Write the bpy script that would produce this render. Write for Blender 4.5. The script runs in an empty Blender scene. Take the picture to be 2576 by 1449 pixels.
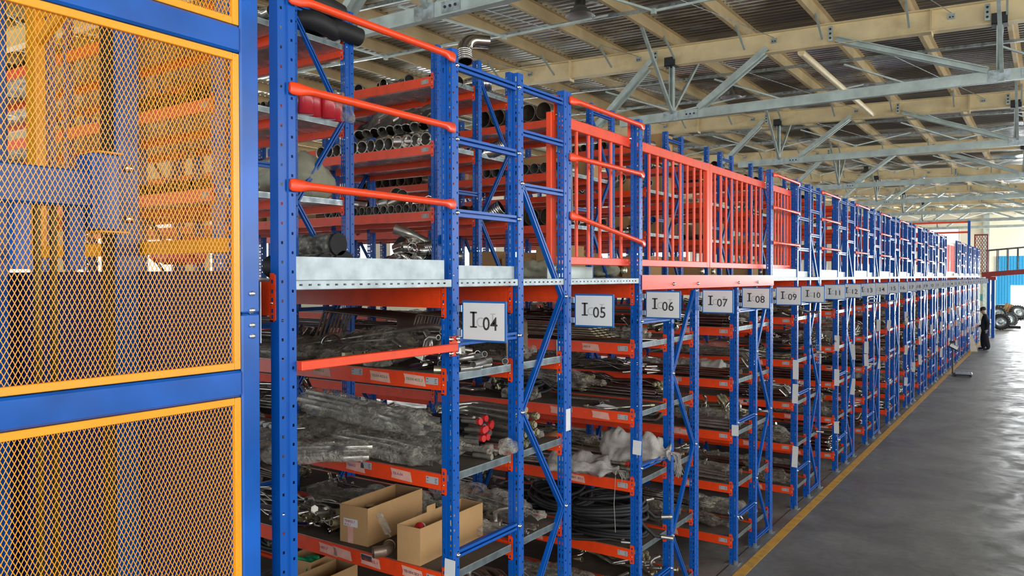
import bpy, math, random
from mathutils import Vector, Matrix, noise
random.seed(11)
SC = bpy.context.scene
COL = SC.collection
PI = math.pi

# ------------------------------------------------------------------ camera, sky, light, exposure
CAMZ = 2.9203
cd = bpy.data.cameras.new('camera'); cd.sensor_width = 36; cd.lens = 36*1972.27/2576; cd.clip_end = 200; cd.clip_start = 0.05
cam = bpy.data.objects.new('camera', cd); COL.objects.link(cam)
cam.location = (0, 0, CAMZ); cam.rotation_euler = (PI/2-0.0148, 0.0013, 0.6012)
SC.camera = cam
SC.view_settings.view_transform = 'Standard'; SC.view_settings.look = 'None'
SC.view_settings.gamma = 1; SC.view_settings.exposure = 0.4
W = bpy.data.worlds.new('sky'); SC.world = W; W.use_nodes = True
bg = W.node_tree.nodes['Background']; bg.inputs[0].default_value = (0.86, 0.93, 1, 1); bg.inputs[1].default_value = 1.7
def area(name, loc, rot, sx, sy, power, color=(1, .98, .95)):
    l = bpy.data.lights.new(name, 'AREA'); l.shape = 'RECTANGLE'; l.size = sx; l.size_y = sy; l.energy = power; l.color = color
    o = bpy.data.objects.new(name, l); COL.objects.link(o); o.location = loc; o.rotation_euler = rot
    return o
# daylight through the long band of windows in the right wall, and the open gateway in the end wall
area('daylight_right_windows', (6.9, 22, 4.6), (0, PI/2, 0), 2.6, 60, 900)
area('daylight_behind', (3.0, -6.8, 4.2), (PI/2, 0, 0), 9, 3.6, 260)
area('daylight_gateway', (1.5, 60.2, 2.0), (-PI/2, 0, 0), 7, 3.8, 3000, (.93, .97, 1))
area('end_wall_fill', (6.8, 56, 3.2), (0, PI/2, 0), 4, 8, 900, (.95, .97, 1))  # added fill lamp to brighten the end wall and machines
area('daylight_left_windows', (-23.7, 26, 4.3), (0, -PI/2, 0), 3.0, 50, 1500)

# ------------------------------------------------------------------ materials
MATS = {}
def nodes_of(m): return m.node_tree.nodes, m.node_tree.links
def mat(name, col, rough=.5, metal=0., var=0., vscale=6., bump=0., bscale=60., coat=0., dirt=None, dscale=3., stretch=None, rvar=0.):
    m = bpy.data.materials.new(name); m.use_nodes = True; MATS[name] = m
    n, l = nodes_of(m); b = n['Principled BSDF']
    b.inputs['Base Color'].default_value = (*col, 1); b.inputs['Roughness'].default_value = rough; b.inputs['Metallic'].default_value = metal
    b.inputs['Coat Weight'].default_value = coat; b.inputs['Coat Roughness'].default_value = .15
    tc = n.new('ShaderNodeTexCoord'); src = tc.outputs['Object']
    if stretch:
        mp = n.new('ShaderNodeMapping'); mp.inputs['Scale'].default_value = stretch; l.new(src, mp.inputs[0]); src = mp.outputs[0]
    last = None
    if var or dirt:
        t = n.new('ShaderNodeTexNoise'); t.inputs['Scale'].default_value = vscale; t.inputs['Detail'].default_value = 5; l.new(src, t.inputs['Vector'])
        mr = n.new('ShaderNodeMapRange'); mr.inputs[1].default_value = .3; mr.inputs[2].default_value = .7
        mr.inputs[3].default_value = 1-var; mr.inputs[4].default_value = 1+var; l.new(t.outputs[0], mr.inputs[0])
        mx = n.new('ShaderNodeVectorMath'); mx.operation = 'SCALE'; mx.inputs[0].default_value = col; l.new(mr.outputs[0], mx.inputs['Scale'])
        last = mx.outputs[0]
        if dirt:
            t2 = n.new('ShaderNodeTexNoise'); t2.inputs['Scale'].default_value = dscale; t2.inputs['Detail'].default_value = 8; t2.inputs['Roughness'].default_value = .65; l.new(src, t2.inputs['Vector'])
            m2 = n.new('ShaderNodeMapRange'); m2.inputs[1].default_value = .5; m2.inputs[2].default_value = .72; l.new(t2.outputs[0], m2.inputs[0])
            mm = n.new('ShaderNodeMix'); mm.data_type = 'RGBA'; l.new(m2.outputs[0], mm.inputs[0]); l.new(last, mm.inputs[6]); mm.inputs[7].default_value = (*dirt, 1)
            last = mm.outputs[2]
        l.new(last, b.inputs['Base Color'])
    if rvar:
        t = n.new('ShaderNodeTexNoise'); t.inputs['Scale'].default_value = vscale*.7; t.inputs['Detail'].default_value = 4; l.new(src, t.inputs['Vector'])
        mr = n.new('ShaderNodeMapRange'); mr.inputs[1].default_value = .35; mr.inputs[2].default_value = .65
        mr.inputs[3].default_value = max(.03, rough-rvar); mr.inputs[4].default_value = min(1, rough+rvar); l.new(t.outputs[0], mr.inputs[0]); l.new(mr.outputs[0], b.inputs['Roughness'])
    if bump:
        t = n.new('ShaderNodeTexNoise'); t.inputs['Scale'].default_value = bscale; t.inputs['Detail'].default_value = 3; l.new(src, t.inputs['Vector'])
        bp = n.new('ShaderNodeBump'); bp.inputs['Strength'].default_value = bump; bp.inputs['Distance'].default_value = .01; l.new(t.outputs[0], bp.inputs['Height']); l.new(bp.outputs[0], b.inputs['Normal'])
    return m
BLUE = mat('blue_powder_coat', (.001, .095, .44), .34, var=.08, coat=.15, bump=.05, bscale=200)
BLUE.node_tree.nodes['Principled BSDF'].inputs['Specular IOR Level'].default_value = .35
CBLUE = mat('cage_blue_enamel', (.0, .10, .46), .30, var=.25, vscale=3.5, coat=.2, rvar=.08)
DBLUE = mat('dark_blue_sheet', (.003, .018, .12), .28, var=.15, vscale=2, coat=.2)
RED = mat('orange_red_powder_coat', (.95, .065, .006), .36, var=.06, coat=.1, dirt=(.74, .055, .010), dscale=7)
YEL = mat('amber_yellow_enamel', (.98, .40, .012), .33, var=.06, coat=.3)
GALV = mat('galvanised_steel', (.46, .53, .55), .34, .85, var=.22, vscale=14, rvar=.12)
GALVD = mat('roof_truss_galvanised', (.50, .58, .54), .5, .45, var=.2, vscale=5)
BOARD = mat('brown_fibreboard', (.085, .062, .043), .8, var=.25, vscale=5, dirt=(.13, .10, .075), dscale=4)
CREAM = mat('cream_painted_steel', (.80, .66, .38), .5, var=.10, vscale=2.5, dirt=(.58, .44, .22), dscale=1.3)
PURL = mat('cream_purlin_paint', (.62, .47, .25), .55, var=.12, vscale=3)
TOE = mat('zinc_toe_board_sheet', (.44, .50, .51), .42, .35, var=.2, vscale=12)
ZINC = mat('zinc_bolt', (.8, .8, .78), .25, 1.)
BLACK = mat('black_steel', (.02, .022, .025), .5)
STEEL = mat('dull_steel_pipe', (.50, .48, .42), .30, .85, var=.3, vscale=9, rvar=.12)
CHROME = mat('polished_steel', (.60, .57, .53), .13, 1., var=.15)
RUST = mat('brown_oiled_steel', (.24, .18, .13), .38, .6, var=.35, vscale=9)
BRASS = mat('passivated_steel', (.50, .46, .30), .35, .8, var=.2)
HOSE = mat('black_rubber_hose', (.018, .018, .018), .55, bump=.3, bscale=250)
RUB = mat('black_rubber', (.015, .015, .016), .6, var=.3)
CAPR = mat('red_plastic_cap', (.62, .02, .02), .4)
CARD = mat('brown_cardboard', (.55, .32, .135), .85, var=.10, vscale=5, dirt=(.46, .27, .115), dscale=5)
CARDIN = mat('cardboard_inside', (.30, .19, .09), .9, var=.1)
SACK = mat('woven_sack', (.40, .40, .29), .85, var=.22, vscale=4, bump=.5, bscale=120)
WSACK = mat('white_woven_sack', (.40, .37, .33), .7, var=.2, vscale=9, bump=.5, bscale=90)
PAPER = mat('white_paper', (.72, .73, .72), .75, var=.04)
LABEL = mat('grey_white_label', (.42, .42, .42), .6)
TAPE = mat('pink_masking_tape', (.80, .42, .33), .7, var=.12, vscale=20)
INK = mat('black_print', (.035, .032, .03), .6)
FAINT = mat('faded_print', (.48, .48, .46), .6)
INKR = mat('red_marker', (.55, .03, .03), .6)
INKG = mat('green_marker', (.02, .22, .10), .6)
INKP = mat('purple_marker', (.20, .05, .25), .6)
SIGNW = mat('sign_white_board', (.72, .73, .71), .5, var=.04)
SIGNB = mat('sign_blue_rim', (.01, .13, .42), .4)
REDDRUM = mat('red_pipe_cover', (.60, .025, .04), .35, coat=.5)
WALLC = mat('cream_wall', (.86, .80, .64), .8, var=.05, vscale=1)
WBLUE = mat('blue_gate_sheet', (.03, .33, .62), .5, var=.06)
TURQ = mat('turquoise_wall_band', (.12, .50, .50), .6)
CATW = mat('brown_red_walkway', (.30, .035, .025), .5)
CLOTH = mat('navy_work_clothes', (.012, .014, .022), .9, var=.3, vscale=10)
SKIN = mat('skin', (.42, .25, .18), .6)
HAIR = mat('black_hair', (.012, .01, .01), .7)
GLOVE = mat('grey_work_glove', (.42, .42, .42), .9)
WOODL = mat('pale_board', (.80, .74, .58), .7, var=.08)
GREENP = mat('green_plastic', (.02, .42, .16), .4)
YLINE = mat('worn_yellow_floor_paint', (.62, .32, .035), .6, var=.15, vscale=8, dirt=(.30, .20, .08), dscale=9)
CHAINM = mat('greasy_chain', (.09, .08, .045), .4, .8, var=.4, vscale=40)
LAMPM = mat('lamp_aluminium', (.60, .60, .58), .3, .9)
LAMPIN = mat('lamp_reflector', (.62, .60, .60), .25, .6)
CRACK = mat('dark_floor_joint', (.012, .012, .012), .9)
PINK = mat('pink_plastic_film', (.75, .12, .14), .25)

def plastic(name, col, alpha, rough=.12):
    m = bpy.data.materials.new(name); m.use_nodes = True; n, l = nodes_of(m); n.clear(); MATS[name] = m
    out = n.new('ShaderNodeOutputMaterial'); tr = n.new('ShaderNodeBsdfTransparent'); gl = n.new('ShaderNodeBsdfPrincipled')
    gl.inputs['Base Color'].default_value = (*col, 1); gl.inputs['Roughness'].default_value = rough; gl.inputs['Specular IOR Level'].default_value = .9
    mx = n.new('ShaderNodeMixShader'); tc = n.new('ShaderNodeTexCoord'); t = n.new('ShaderNodeTexNoise'); t.inputs['Scale'].default_value = 14; t.inputs['Detail'].default_value = 5
    l.new(tc.outputs['Object'], t.inputs['Vector'])
    mr = n.new('ShaderNodeMapRange'); mr.inputs[1].default_value = .35; mr.inputs[2].default_value = .65; mr.inputs[3].default_value = max(.08, alpha-.25); mr.inputs[4].default_value = alpha+.25
    l.new(t.outputs[0], mr.inputs[0]); l.new(mr.outputs[0], mx.inputs[0])
    bp = n.new('ShaderNodeBump'); bp.inputs['Strength'].default_value = 1.; bp.inputs['Distance'].default_value = .06
    t2 = n.new('ShaderNodeTexNoise'); t2.inputs['Scale'].default_value = 26; t2.inputs['Detail'].default_value = 4; t2.inputs['Distortion'].default_value = 1.5
    l.new(tc.outputs['Object'], t2.inputs['Vector']); l.new(t2.outputs[0], bp.inputs['Height']); l.new(bp.outputs[0], gl.inputs['Normal'])
    l.new(tr.outputs[0], mx.inputs[1]); l.new(gl.outputs[0], mx.inputs[2]); l.new(mx.outputs[0], out.inputs[0])
    return m
FILM = plastic('clear_plastic_film', (.72, .68, .56), .34, .06)
FILMD = plastic('dusty_plastic_film', (.36, .31, .23), .5, .12)

def floor_mat():
    m = bpy.data.materials.new('polished_concrete'); m.use_nodes = True; n, l = nodes_of(m); b = n['Principled BSDF']
    tc = n.new('ShaderNodeTexCoord')
    def tex(sc, det, d=0):
        t = n.new('ShaderNodeTexNoise'); t.inputs['Scale'].default_value = sc; t.inputs['Detail'].default_value = det; t.inputs['Distortion'].default_value = d; l.new(tc.outputs['Object'], t.inputs['Vector']); return t
    a = tex(.9, 8, .6); r = n.new('ShaderNodeValToRGB'); l.new(a.outputs[0], r.inputs[0])
    r.color_ramp.elements[0].position = .32; r.color_ramp.elements[0].color = (.115, .112, .10, 1)
    r.color_ramp.elements[1].position = .72; r.color_ramp.elements[1].color = (.23, .225, .205, 1)
    c = tex(14, 6); mx = n.new('ShaderNodeMix'); mx.data_type = 'RGBA'; mx.blend_type = 'MULTIPLY'; mx.inputs[0].default_value = .5
    l.new(r.outputs[0], mx.inputs[6]); l.new(c.outputs[0], mx.inputs[7])
    gm = n.new('ShaderNodeVectorMath'); gm.operation = 'SCALE'; gm.inputs['Scale'].default_value = 1.25; l.new(mx.outputs[2], gm.inputs[0]); l.new(gm.outputs[0], b.inputs['Base Color'])
    g = tex(2.2, 7, 1.2); mr = n.new('ShaderNodeMapRange'); mr.inputs[1].default_value = .35; mr.inputs[2].default_value = .7; mr.inputs[3].default_value = .30; mr.inputs[4].default_value = .65
    l.new(g.outputs[0], mr.inputs[0]); l.new(mr.outputs[0], b.inputs['Roughness'])
    bp = n.new('ShaderNodeBump'); bp.inputs['Strength'].default_value = .12; bp.inputs['Distance'].default_value = .01; l.new(c.outputs[0], bp.inputs['Height']); l.new(bp.outputs[0], b.inputs['Normal'])
    return m
FLOORM = floor_mat()
def roof_mat():
    m = bpy.data.materials.new('foil_faced_roof_sheet'); m.use_nodes = True; n, l = nodes_of(m); b = n['Principled BSDF']
    tc = n.new('ShaderNodeTexCoord'); mp = n.new('ShaderNodeMapping'); mp.inputs['Scale'].default_value = (.6, 1, 1); l.new(tc.outputs['Object'], mp.inputs[0])
    t = n.new('ShaderNodeTexNoise'); t.inputs['Scale'].default_value = .55; t.inputs['Detail'].default_value = 6; l.new(mp.outputs[0], t.inputs['Vector'])
    r = n.new('ShaderNodeValToRGB'); l.new(t.outputs[0], r.inputs[0])
    r.color_ramp.elements[0].position = .47; r.color_ramp.elements[0].color = (.24, .22, .18, 1)
    r.color_ramp.elements[1].position = .58; r.color_ramp.elements[1].color = (.80, .82, .82, 1)  # bright patches put the foil's daylight reflections into the colour
    l.new(r.outputs[0], b.inputs['Base Color']); b.inputs['Metallic'].default_value = .8
    mr = n.new('ShaderNodeMapRange'); mr.inputs[1].default_value = .46; mr.inputs[2].default_value = .58; mr.inputs[3].default_value = .40; mr.inputs[4].default_value = .12
    l.new(t.outputs[0], mr.inputs[0]); l.new(mr.outputs[0], b.inputs['Roughness'])
    return m
ROOFM = roof_mat()

# ------------------------------------------------------------------ mesh helpers
class MB:
    def __init__(s): s.v = []; s.f = []; s.m = []; s.s = []
    def poly(s, pts, m=0, smooth=False):
        i = len(s.v); s.v += [tuple(p) for p in pts]; s.f.append(tuple(range(i, i+len(pts)))); s.m.append(m); s.s.append(smooth)
    def box(s, x0, y0, z0, x1, y1, z1, m=0, top=None):
        i = len(s.v); s.v += [(x0, y0, z0), (x1, y0, z0), (x1, y1, z0), (x0, y1, z0), (x0, y0, z1), (x1, y0, z1), (x1, y1, z1), (x0, y1, z1)]
        fs = [(0, 3, 2, 1), (4, 5, 6, 7), (0, 1, 5, 4), (1, 2, 6, 5), (2, 3, 7, 6), (3, 0, 4, 7)]
        for j, q in enumerate(fs):
            s.f.append(tuple(i+a for a in q)); s.m.append(top if (j == 1 and top is not None) else m); s.s.append(False)
        return s
    def cbox(s, x0, y0, z0, x1, y1, z1, c=.006, m=0):            # box with chamfered edges
        xs = (x0, x1); ys = (y0, y1); zs = (z0, z1); i = len(s.v); idx = {}
        for a in (0, 1):
            for b in (0, 1):
                for g in (0, 1):
                    sx = c if a == 0 else -c; sy = c if b == 0 else -c; sz = c if g == 0 else -c
                    for ax in range(3):
                        p = [xs[a]+(sx if ax != 0 else 0), ys[b]+(sy if ax != 1 else 0), zs[g]+(sz if ax != 2 else 0)]
                        idx[(a, b, g, ax)] = len(s.v); s.v.append(tuple(p))
        def F(q, sm=False): s.f.append(tuple(q)); s.m.append(m); s.s.append(sm)
        F([idx[(0, 0, 0, 0)], idx[(0, 0, 1, 0)], idx[(0, 1, 1, 0)], idx[(0, 1, 0, 0)]]); F([idx[(1, 0, 0, 0)], idx[(1, 1, 0, 0)], idx[(1, 1, 1, 0)], idx[(1, 0, 1, 0)]])
        F([idx[(0, 0, 0, 1)], idx[(1, 0, 0, 1)], idx[(1, 0, 1, 1)], idx[(0, 0, 1, 1)]]); F([idx[(0, 1, 0, 1)], idx[(0, 1, 1, 1)], idx[(1, 1, 1, 1)], idx[(1, 1, 0, 1)]])
        F([idx[(0, 0, 0, 2)], idx[(0, 1, 0, 2)], idx[(1, 1, 0, 2)], idx[(1, 0, 0, 2)]]); F([idx[(0, 0, 1, 2)], idx[(1, 0, 1, 2)], idx[(1, 1, 1, 2)], idx[(0, 1, 1, 2)]])
        for a in (0, 1):
            for b in (0, 1):
                F([idx[(a, b, 0, 0)], idx[(a, b, 0, 1)], idx[(a, b, 1, 1)], idx[(a, b, 1, 0)]])
                F([idx[(a, 0, b, 0)], idx[(a, 0, b, 2)], idx[(a, 1, b, 2)], idx[(a, 1, b, 0)]])
                F([idx[(0, a, b, 1)], idx[(0, a, b, 2)], idx[(1, a, b, 2)], idx[(1, a, b, 1)]])
                for g in (0, 1): F([idx[(a, b, g, 0)], idx[(a, b, g, 1)], idx[(a, b, g, 2)]])
        return s
    def frame(s, p, q, up):
        d = (Vector(q)-Vector(p)); L = d.length; d.normalize(); up = Vector(up)
        sd = d.cross(up)
        if sd.length < 1e-4: sd = d.cross(Vector((1, 0, 0)))
        sd.normalize(); u = sd.cross(d); u.normalize()
        return d, sd, u, L
    def obox(s, p, d, sd, u, L, a0, a1, b0, b1, m=0):           # box along d, sd range a, u range b
        p = Vector(p); P = [p+sd*a+u*b+d*t for t in (0, L) for (a, b) in ((a0, b0), (a1, b0), (a1, b1), (a0, b1))]
        i = len(s.v); s.v += [tuple(x) for x in P]
        for q in [(0, 1, 2, 3), (7, 6, 5, 4), (0, 4, 5, 1), (1, 5, 6, 2), (2, 6, 7, 3), (3, 7, 4, 0)]:
            s.f.append(tuple(i+a for a in q)); s.m.append(m); s.s.append(False)
    def bar(s, p, q, w, h, m=0, up=(0, 0, 1)):
        d, sd, u, L = s.frame(p, q, up); s.obox(p, d, sd, u, L, -w/2, w/2, -h/2, h/2, m); return s
    def chan(s, p, q, w, h, t=.004, m=0, up=(0, 0, 1), lip=0):   # C-section: web on +side, flanges toward -side
        d, sd, u, L = s.frame(p, q, up)
        s.obox(p, d, sd, u, L, w/2-t, w/2, -h/2, h/2, m); s.obox(p, d, sd, u, L, -w/2, w/2-t, h/2-t, h/2, m); s.obox(p, d, sd, u, L, -w/2, w/2-t, -h/2, -h/2+t, m)
        if lip: s.obox(p, d, sd, u, L, -w/2, -w/2+t, h/2-lip, h/2-t, m); s.obox(p, d, sd, u, L, -w/2, -w/2+t, -h/2+t, -h/2+lip, m)
        return s
    def tube(s, pts, r, n=8, m=0, cap=True, inner=0, closed=False, mcap=None):
        pts = [Vector(p) for p in pts]; N = len(pts); rs = r if isinstance(r, (list, tuple)) else [r]*N
        tg = []
        for i in range(N):
            a = pts[i-1] if (i > 0 or closed) else pts[0]; b = pts[(i+1) % N] if (i < N-1 or closed) else pts[-1]
            t = b-a; tg.append(t.normalized() if t.length > 1e-9 else Vector((1, 0, 0)))
        nrm = tg[0].orthogonal().normalized(); rings = []
        for i in range(N):
            nrm = nrm-tg[i]*nrm.dot(tg[i])
            nrm = nrm.normalized() if nrm.length > 1e-6 else tg[i].orthogonal().normalized()
            bn = tg[i].cross(nrm); k = len(s.v)
            for j in range(n):
                a = 2*PI*j/n; s.v.append(tuple(pts[i]+(nrm*math.cos(a)+bn*math.sin(a))*rs[i]))
            rings.append(k)
        for i in range(N if closed else N-1):
            a = rings[i]; b = rings[(i+1) % N]
            for j in range(n):
                s.f.append((a+j, a+(j+1) % n, b+(j+1) % n, b+j)); s.m.append(m); s.s.append(True)
        if cap and not closed:
            for e, k in ((0, rings[0]), (-1, rings[-1])):
                ring = [s.v[k+j] for j in range(n)]
                if inner:                                       # open end: rim, then a short inner wall and a floor coloured dark for the shade in the bore
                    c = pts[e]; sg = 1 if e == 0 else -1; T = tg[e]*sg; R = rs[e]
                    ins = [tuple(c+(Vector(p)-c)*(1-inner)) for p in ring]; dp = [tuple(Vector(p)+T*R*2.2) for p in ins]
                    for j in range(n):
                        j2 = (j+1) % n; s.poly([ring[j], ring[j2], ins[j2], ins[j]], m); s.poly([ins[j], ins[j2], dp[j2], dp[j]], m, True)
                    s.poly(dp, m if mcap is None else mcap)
                else: s.poly(ring if e == -1 else ring[::-1], m)
        return s
    def lathe(s, prof, n=16, m=0, org=(0, 0, 0), axis='Z', ms=None):
        o = Vector(org); rows = []
        for (r, z) in prof:
            k = len(s.v); rows.append(k)
            for j in range(n):
                a = 2*PI*j/n; c, d = r*math.cos(a), r*math.sin(a)
                p = (c, d, z) if axis == 'Z' else ((z, c, d) if axis == 'X' else (c, z, d)); s.v.append(tuple(o+Vector(p)))
        for i in range(len(prof)-1):
            for j in range(n):
                s.f.append((rows[i]+j, rows[i]+(j+1) % n, rows[i+1]+(j+1) % n, rows[i+1]+j)); s.m.append(ms[i] if ms else m); s.s.append(True)
        return s
    def mesh(s, name, mats):
        me = bpy.data.meshes.new(name); me.from_pydata(s.v, [], s.f)
        for x in (mats if isinstance(mats, (list, tuple)) else [mats]): me.materials.append(x)
        me.polygons.foreach_set('material_index', s.m); me.polygons.foreach_set('use_smooth', s.s); me.update()
        return me

def obj(name, me, parent=None, loc=(0, 0, 0), rot=(0, 0, 0), sc=None):
    o = bpy.data.objects.new(name, me); COL.objects.link(o); o.location = loc; o.rotation_euler = rot
    if sc is not None: o.scale = sc
    if parent is not None: o.parent = parent
    return o
def tag(o, label=None, cat=None, group=None, kind=None):
    if label: o['label'] = label
    if cat: o['category'] = cat
    if group: o['group'] = group
    if kind: o['kind'] = kind
    return o
def thing(name, label, cat, loc=(0, 0, 0), rot=(0, 0, 0), group=None):
    o = bpy.data.objects.new(name, None); COL.objects.link(o); o.location = loc; o.rotation_euler = rot; o.empty_display_size = .1
    return tag(o, label, cat, group)
def struct(name, me): return tag(obj(name, me), kind='structure')
def text(name, body, size, m, parent, loc, rot=(PI/2, 0, 0), bold=0., sx=1, ext=.0004):
    c = bpy.data.curves.new(name, 'FONT'); c.body = body; c.size = size; c.offset = bold; c.extrude = ext; c.resolution_u = 3
    o = bpy.data.objects.new(name+'_c', c); COL.objects.link(o); dg = bpy.context.evaluated_depsgraph_get()
    me = bpy.data.meshes.new_from_object(o.evaluated_get(dg)); bpy.data.objects.remove(o); me.materials.clear(); me.materials.append(m)
    return obj(name, me, parent, loc, rot, (sx, 1, 1))

# ------------------------------------------------------------------ layout (metres; camera aisle along +Y, racks on the left)
FX = -2.6                       # outer face of the first uprights
S0, P, MM, TT = 3.289, 2.2856, .6227, 1.191
XB = [-2.6, -4.608, -6.6, -8.6, -10.6]
LV = [.261, .797, 1.329, 1.861, 2.397]
UV = [3.52, 4.13, 4.75]
DECK = 2.905
NK = 17                         # double racks along the aisle
def sgn(k, row): return 'I%02d' % (4+2*k+(0 if row == 0 else 1))

# ------------------------------------------------------------------ building
YEND = 60.6
def zb(x): return 6.72+(-6-x)*.032          # underside of the rafters
me = MB().box(-24, -7, -.1, 7, YEND+12, 0).mesh('floor', FLOORM); struct('floor', me)
b = MB(); n = int((YEND+7)/.15); prof = []
for i in range(n):
    y = -7+i*.15; prof += [(y, 0), (y+.05, 0), (y+.065, .022), (y+.135, .022)]
for i in range(len(prof)-1):
    (y0, h0), (y1, h1) = prof[i], prof[i+1]
    for x0, x1 in ((-24, -8), (-8, 7)):
        za, zc = zb(x0)+.53, zb(x1)+.53
        b.poly([(x0, y0, za+h0), (x0, y1, za+h1), (x1, y1, zc+h1), (x1, y0, zc+h0)])
b.poly([(-24, -7, zb(-24)+.58), (7, -7, zb(7)+.58), (7, YEND, zb(7)+.58), (-24, YEND, zb(-24)+.58)])
struct('ceiling', b.mesh('ceiling', ROOFM))
# left wall with window openings
b = MB(); x0, x1 = -24.2, -24
b.box(x0, -7, 0, x1, YEND, 2.0); b.box(x0, -7, 4.9, x1, YEND, 7.9)
y = -7
while y < YEND: b.box(x0, y, 2.0, x1, min(y+1.0, YEND), 4.9); y += 4.5
struct('wall_left', b.mesh('wall_left', WALLC))
# right wall: low wall, then the long window band
b = MB(); b.box(7, -7, 0, 7.2, YEND, 1.3); b.box(7, -7, 6.0, 7.2, YEND, 7.1)
y = -7
while y < YEND: b.box(7, y, 1.3, 7.2, min(y+.5, YEND), 6.0); y += 6.75
struct('wall_right', b.mesh('wall_right', WALLC))
# end wall: window band high on the left, gateway at the aisle
b = MB(); y0, y1 = YEND, YEND+.2
b.box(-24, y0, 0, -13, y1, 7.9); b.box(-13, y0, 0, -5.0, y1, 5.15); b.box(-13, y0, 6.2, -5.0, y1, 7.9)
b.box(-5.0, y0, 0, -2.9, y1, 7.3); b.box(-2.9, y0, 4.2, 7, y1, 7.2); b.box(5.5, y0, 0, 7, y1, 4.2)
struct('wall_end', b.mesh('wall_end', WALLC))
b = MB()
for x in (-12.9, -10.8, -8.7, -6.9, -5.1): b.box(x, YEND+.02, 5.15, x+.08, YEND+.1, 6.2)
struct('window_1', b.mesh('window_1', PAPER))
b = MB(); x = -2.9                                                  # ribbed blue sliding gate, its lower right part rolled open
while x < 5.4:
    zl = 0 if x < -2.1 else 2.3
    b.box(x, YEND-.12, zl, x+.10, YEND-.06, 4.2); b.box(x+.10, YEND-.10, zl, x+.16, YEND-.06, 4.2); x += .16
struct('door_1', b.mesh('door_1', WBLUE))
struct('trim_1', MB().box(-6.6, YEND-.03, 1.25, -2.95, YEND, 1.7).mesh('trim_1', TURQ))
struct('trim_2', MB().box(-3.65, YEND-.25, 0, -3.30, YEND-.01, 7.2).mesh('trim_2', GALVD))
# painted line and floor joint
b = MB(); b.box(-2.53, 1.0, 0, -2.43, 47, .003); tag(obj('floor_line', b.mesh('floor_line', YLINE)), 'worn yellow line painted on the concrete floor along the rack feet', 'floor marking')
b = MB(); b.box(-2.66, 1.0, 0, -2.65, 47, .002); struct('trim_3', b.mesh('trim_3', CRACK))

# ------------------------------------------------------------------ roof steel
RY = [6.6+6.75*i for i in range(8)]
ordn = ['first', 'second', 'third', 'fourth', 'fifth', 'sixth', 'seventh', 'eighth']
b = MB()
for (xa, xb_) in ((-23.9, 6.9),):
    za, zc = zb(xa), zb(xb_)
    d, sd, u, L = b.frame((xa, 0, za), (xb_, 0, zc), (0, 0, 1))
    b.obox((xa, 0, za), d, sd, u, L, -.09, .09, 0, .012); b.obox((xa, 0, za), d, sd, u, L, -.09, .09, .33, .342); b.obox((xa, 0, za), d, sd, u, L, -.004, .004, .012, .33)
    for x in (-14, -7.75, -1.5, 4): b.box(x-.006, -.085, zb(x)+.012, x+.006, .085, zb(x)+.33); b.box(x+.01, -.085, zb(x)-.05, x+.022, .085, zb(x)+.33)
me_raft = b.mesh('rafter', CREAM)
# splice and bracket plates on the rafter web
b = MB()
b.box(-.035, -.10, .05, .035, -.088, .29)
for dz in (.10, .17, .24): b.lathe([(0, -.104), (.018, -.104), (.018, -.10)], 8, 1, (0, 0, dz), 'Y')
me_spl = b.mesh('splice_plate', [GALVD, BLACK])
b = MB()
b.box(-.045, -.03, .16, .045, -.008, .24)
for dx in (-.02, .02): b.lathe([(0, -.034), (.012, -.034), (.012, -.03)], 8, 1, (dx, 0, .19), 'Y')
me_brk = b.mesh('rod_bracket', [GALV, BLACK])
NODE = [-5.65, -.62, 4.4]
b = MB()
b.box(-.10, -.115, -.02, .10, .115, -.002); b.box(-.10, -.115, -.02, .10, -.10, .14)
me_blk = b.mesh('node_bracket', BLACK)
CH = 5.80
b = MB(); b.chan((-6.67, 0, CH), (6.9, 0, CH+.0), .10, .16, .006, lip=.03); me_chord = b.mesh('bottom_chord', GALVD)
b = MB(); b.chan((-23.5, 0, CH), (-6.75, 0, CH), .10, .16, .006, lip=.03); me_chord2 = b.mesh('bottom_chord_b', GALVD)
b = MB()
for x in NODE: b.box(x-.14, -.06, CH-.085, x+.14, -.052, CH+.085)
for x in (-5.35, -.3):
    for dx in (0, .07, .14): b.lathe([(0, -.068), (.016, -.068), (.016, -.06)], 8, 1, (x+dx, 0, CH), 'Y')
    b.box(x-.05, -.06, CH-.06, x+.2, -.054, CH+.06)
me_gus = b.mesh('gusset', [GALV, BLACK])
me_g1 = MB().box(-.14, -.06, -.085, .14, -.052, .085).mesh('gusset_plate', GALV)
b = MB(); b.box(-.05, -.06, -.06, .2, -.054, .06); [b.lathe([(0, -.068), (.016, -.068), (.016, -.06)], 8, 1, (dx, 0, 0), 'Y') for dx in (0, .07, .14)]
me_g2 = b.mesh('splice_cover', [GALV, BLACK])
def strutm(p, q, w=.07, h=.05): return MB().chan(p, q, w, h, .004, lip=.015).mesh('strut', GALVD)
me_struts = []
for N in NODE:
    me_struts.append(('vertical_strut', strutm((N, 0, CH), (N, 0, zb(N)), .08, .08)))
    for sy in (-1, 1):
        me_struts.append(('knee_strut', MB().bar((N-.03*sy, .05*sy, CH+.05), (N-.03*sy, 1.35*sy, zb(N)+.36), .05, .05).mesh('knee_strut', GALVD)))
    for (xa, xr) in ((N+.52, N+1.72), (N+4.89, N+2.81)):
        for oy in (-.07, .07): me_struts.append(('diagonal_strut', strutm((xa, oy, CH+.09), (xr, oy, zb(xr)+.08), .06, .09)))
for oy in (-.07, .07): me_struts.append(('diagonal_strut', strutm((-7.15, oy, CH), (-6.0, oy, zb(-6)+.15), .06, .09)))
me_fly = MB().bar((0, -.10, .10), (.02, -.62, .36), .03, .03).mesh('fly_brace', GALVD)
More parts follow.
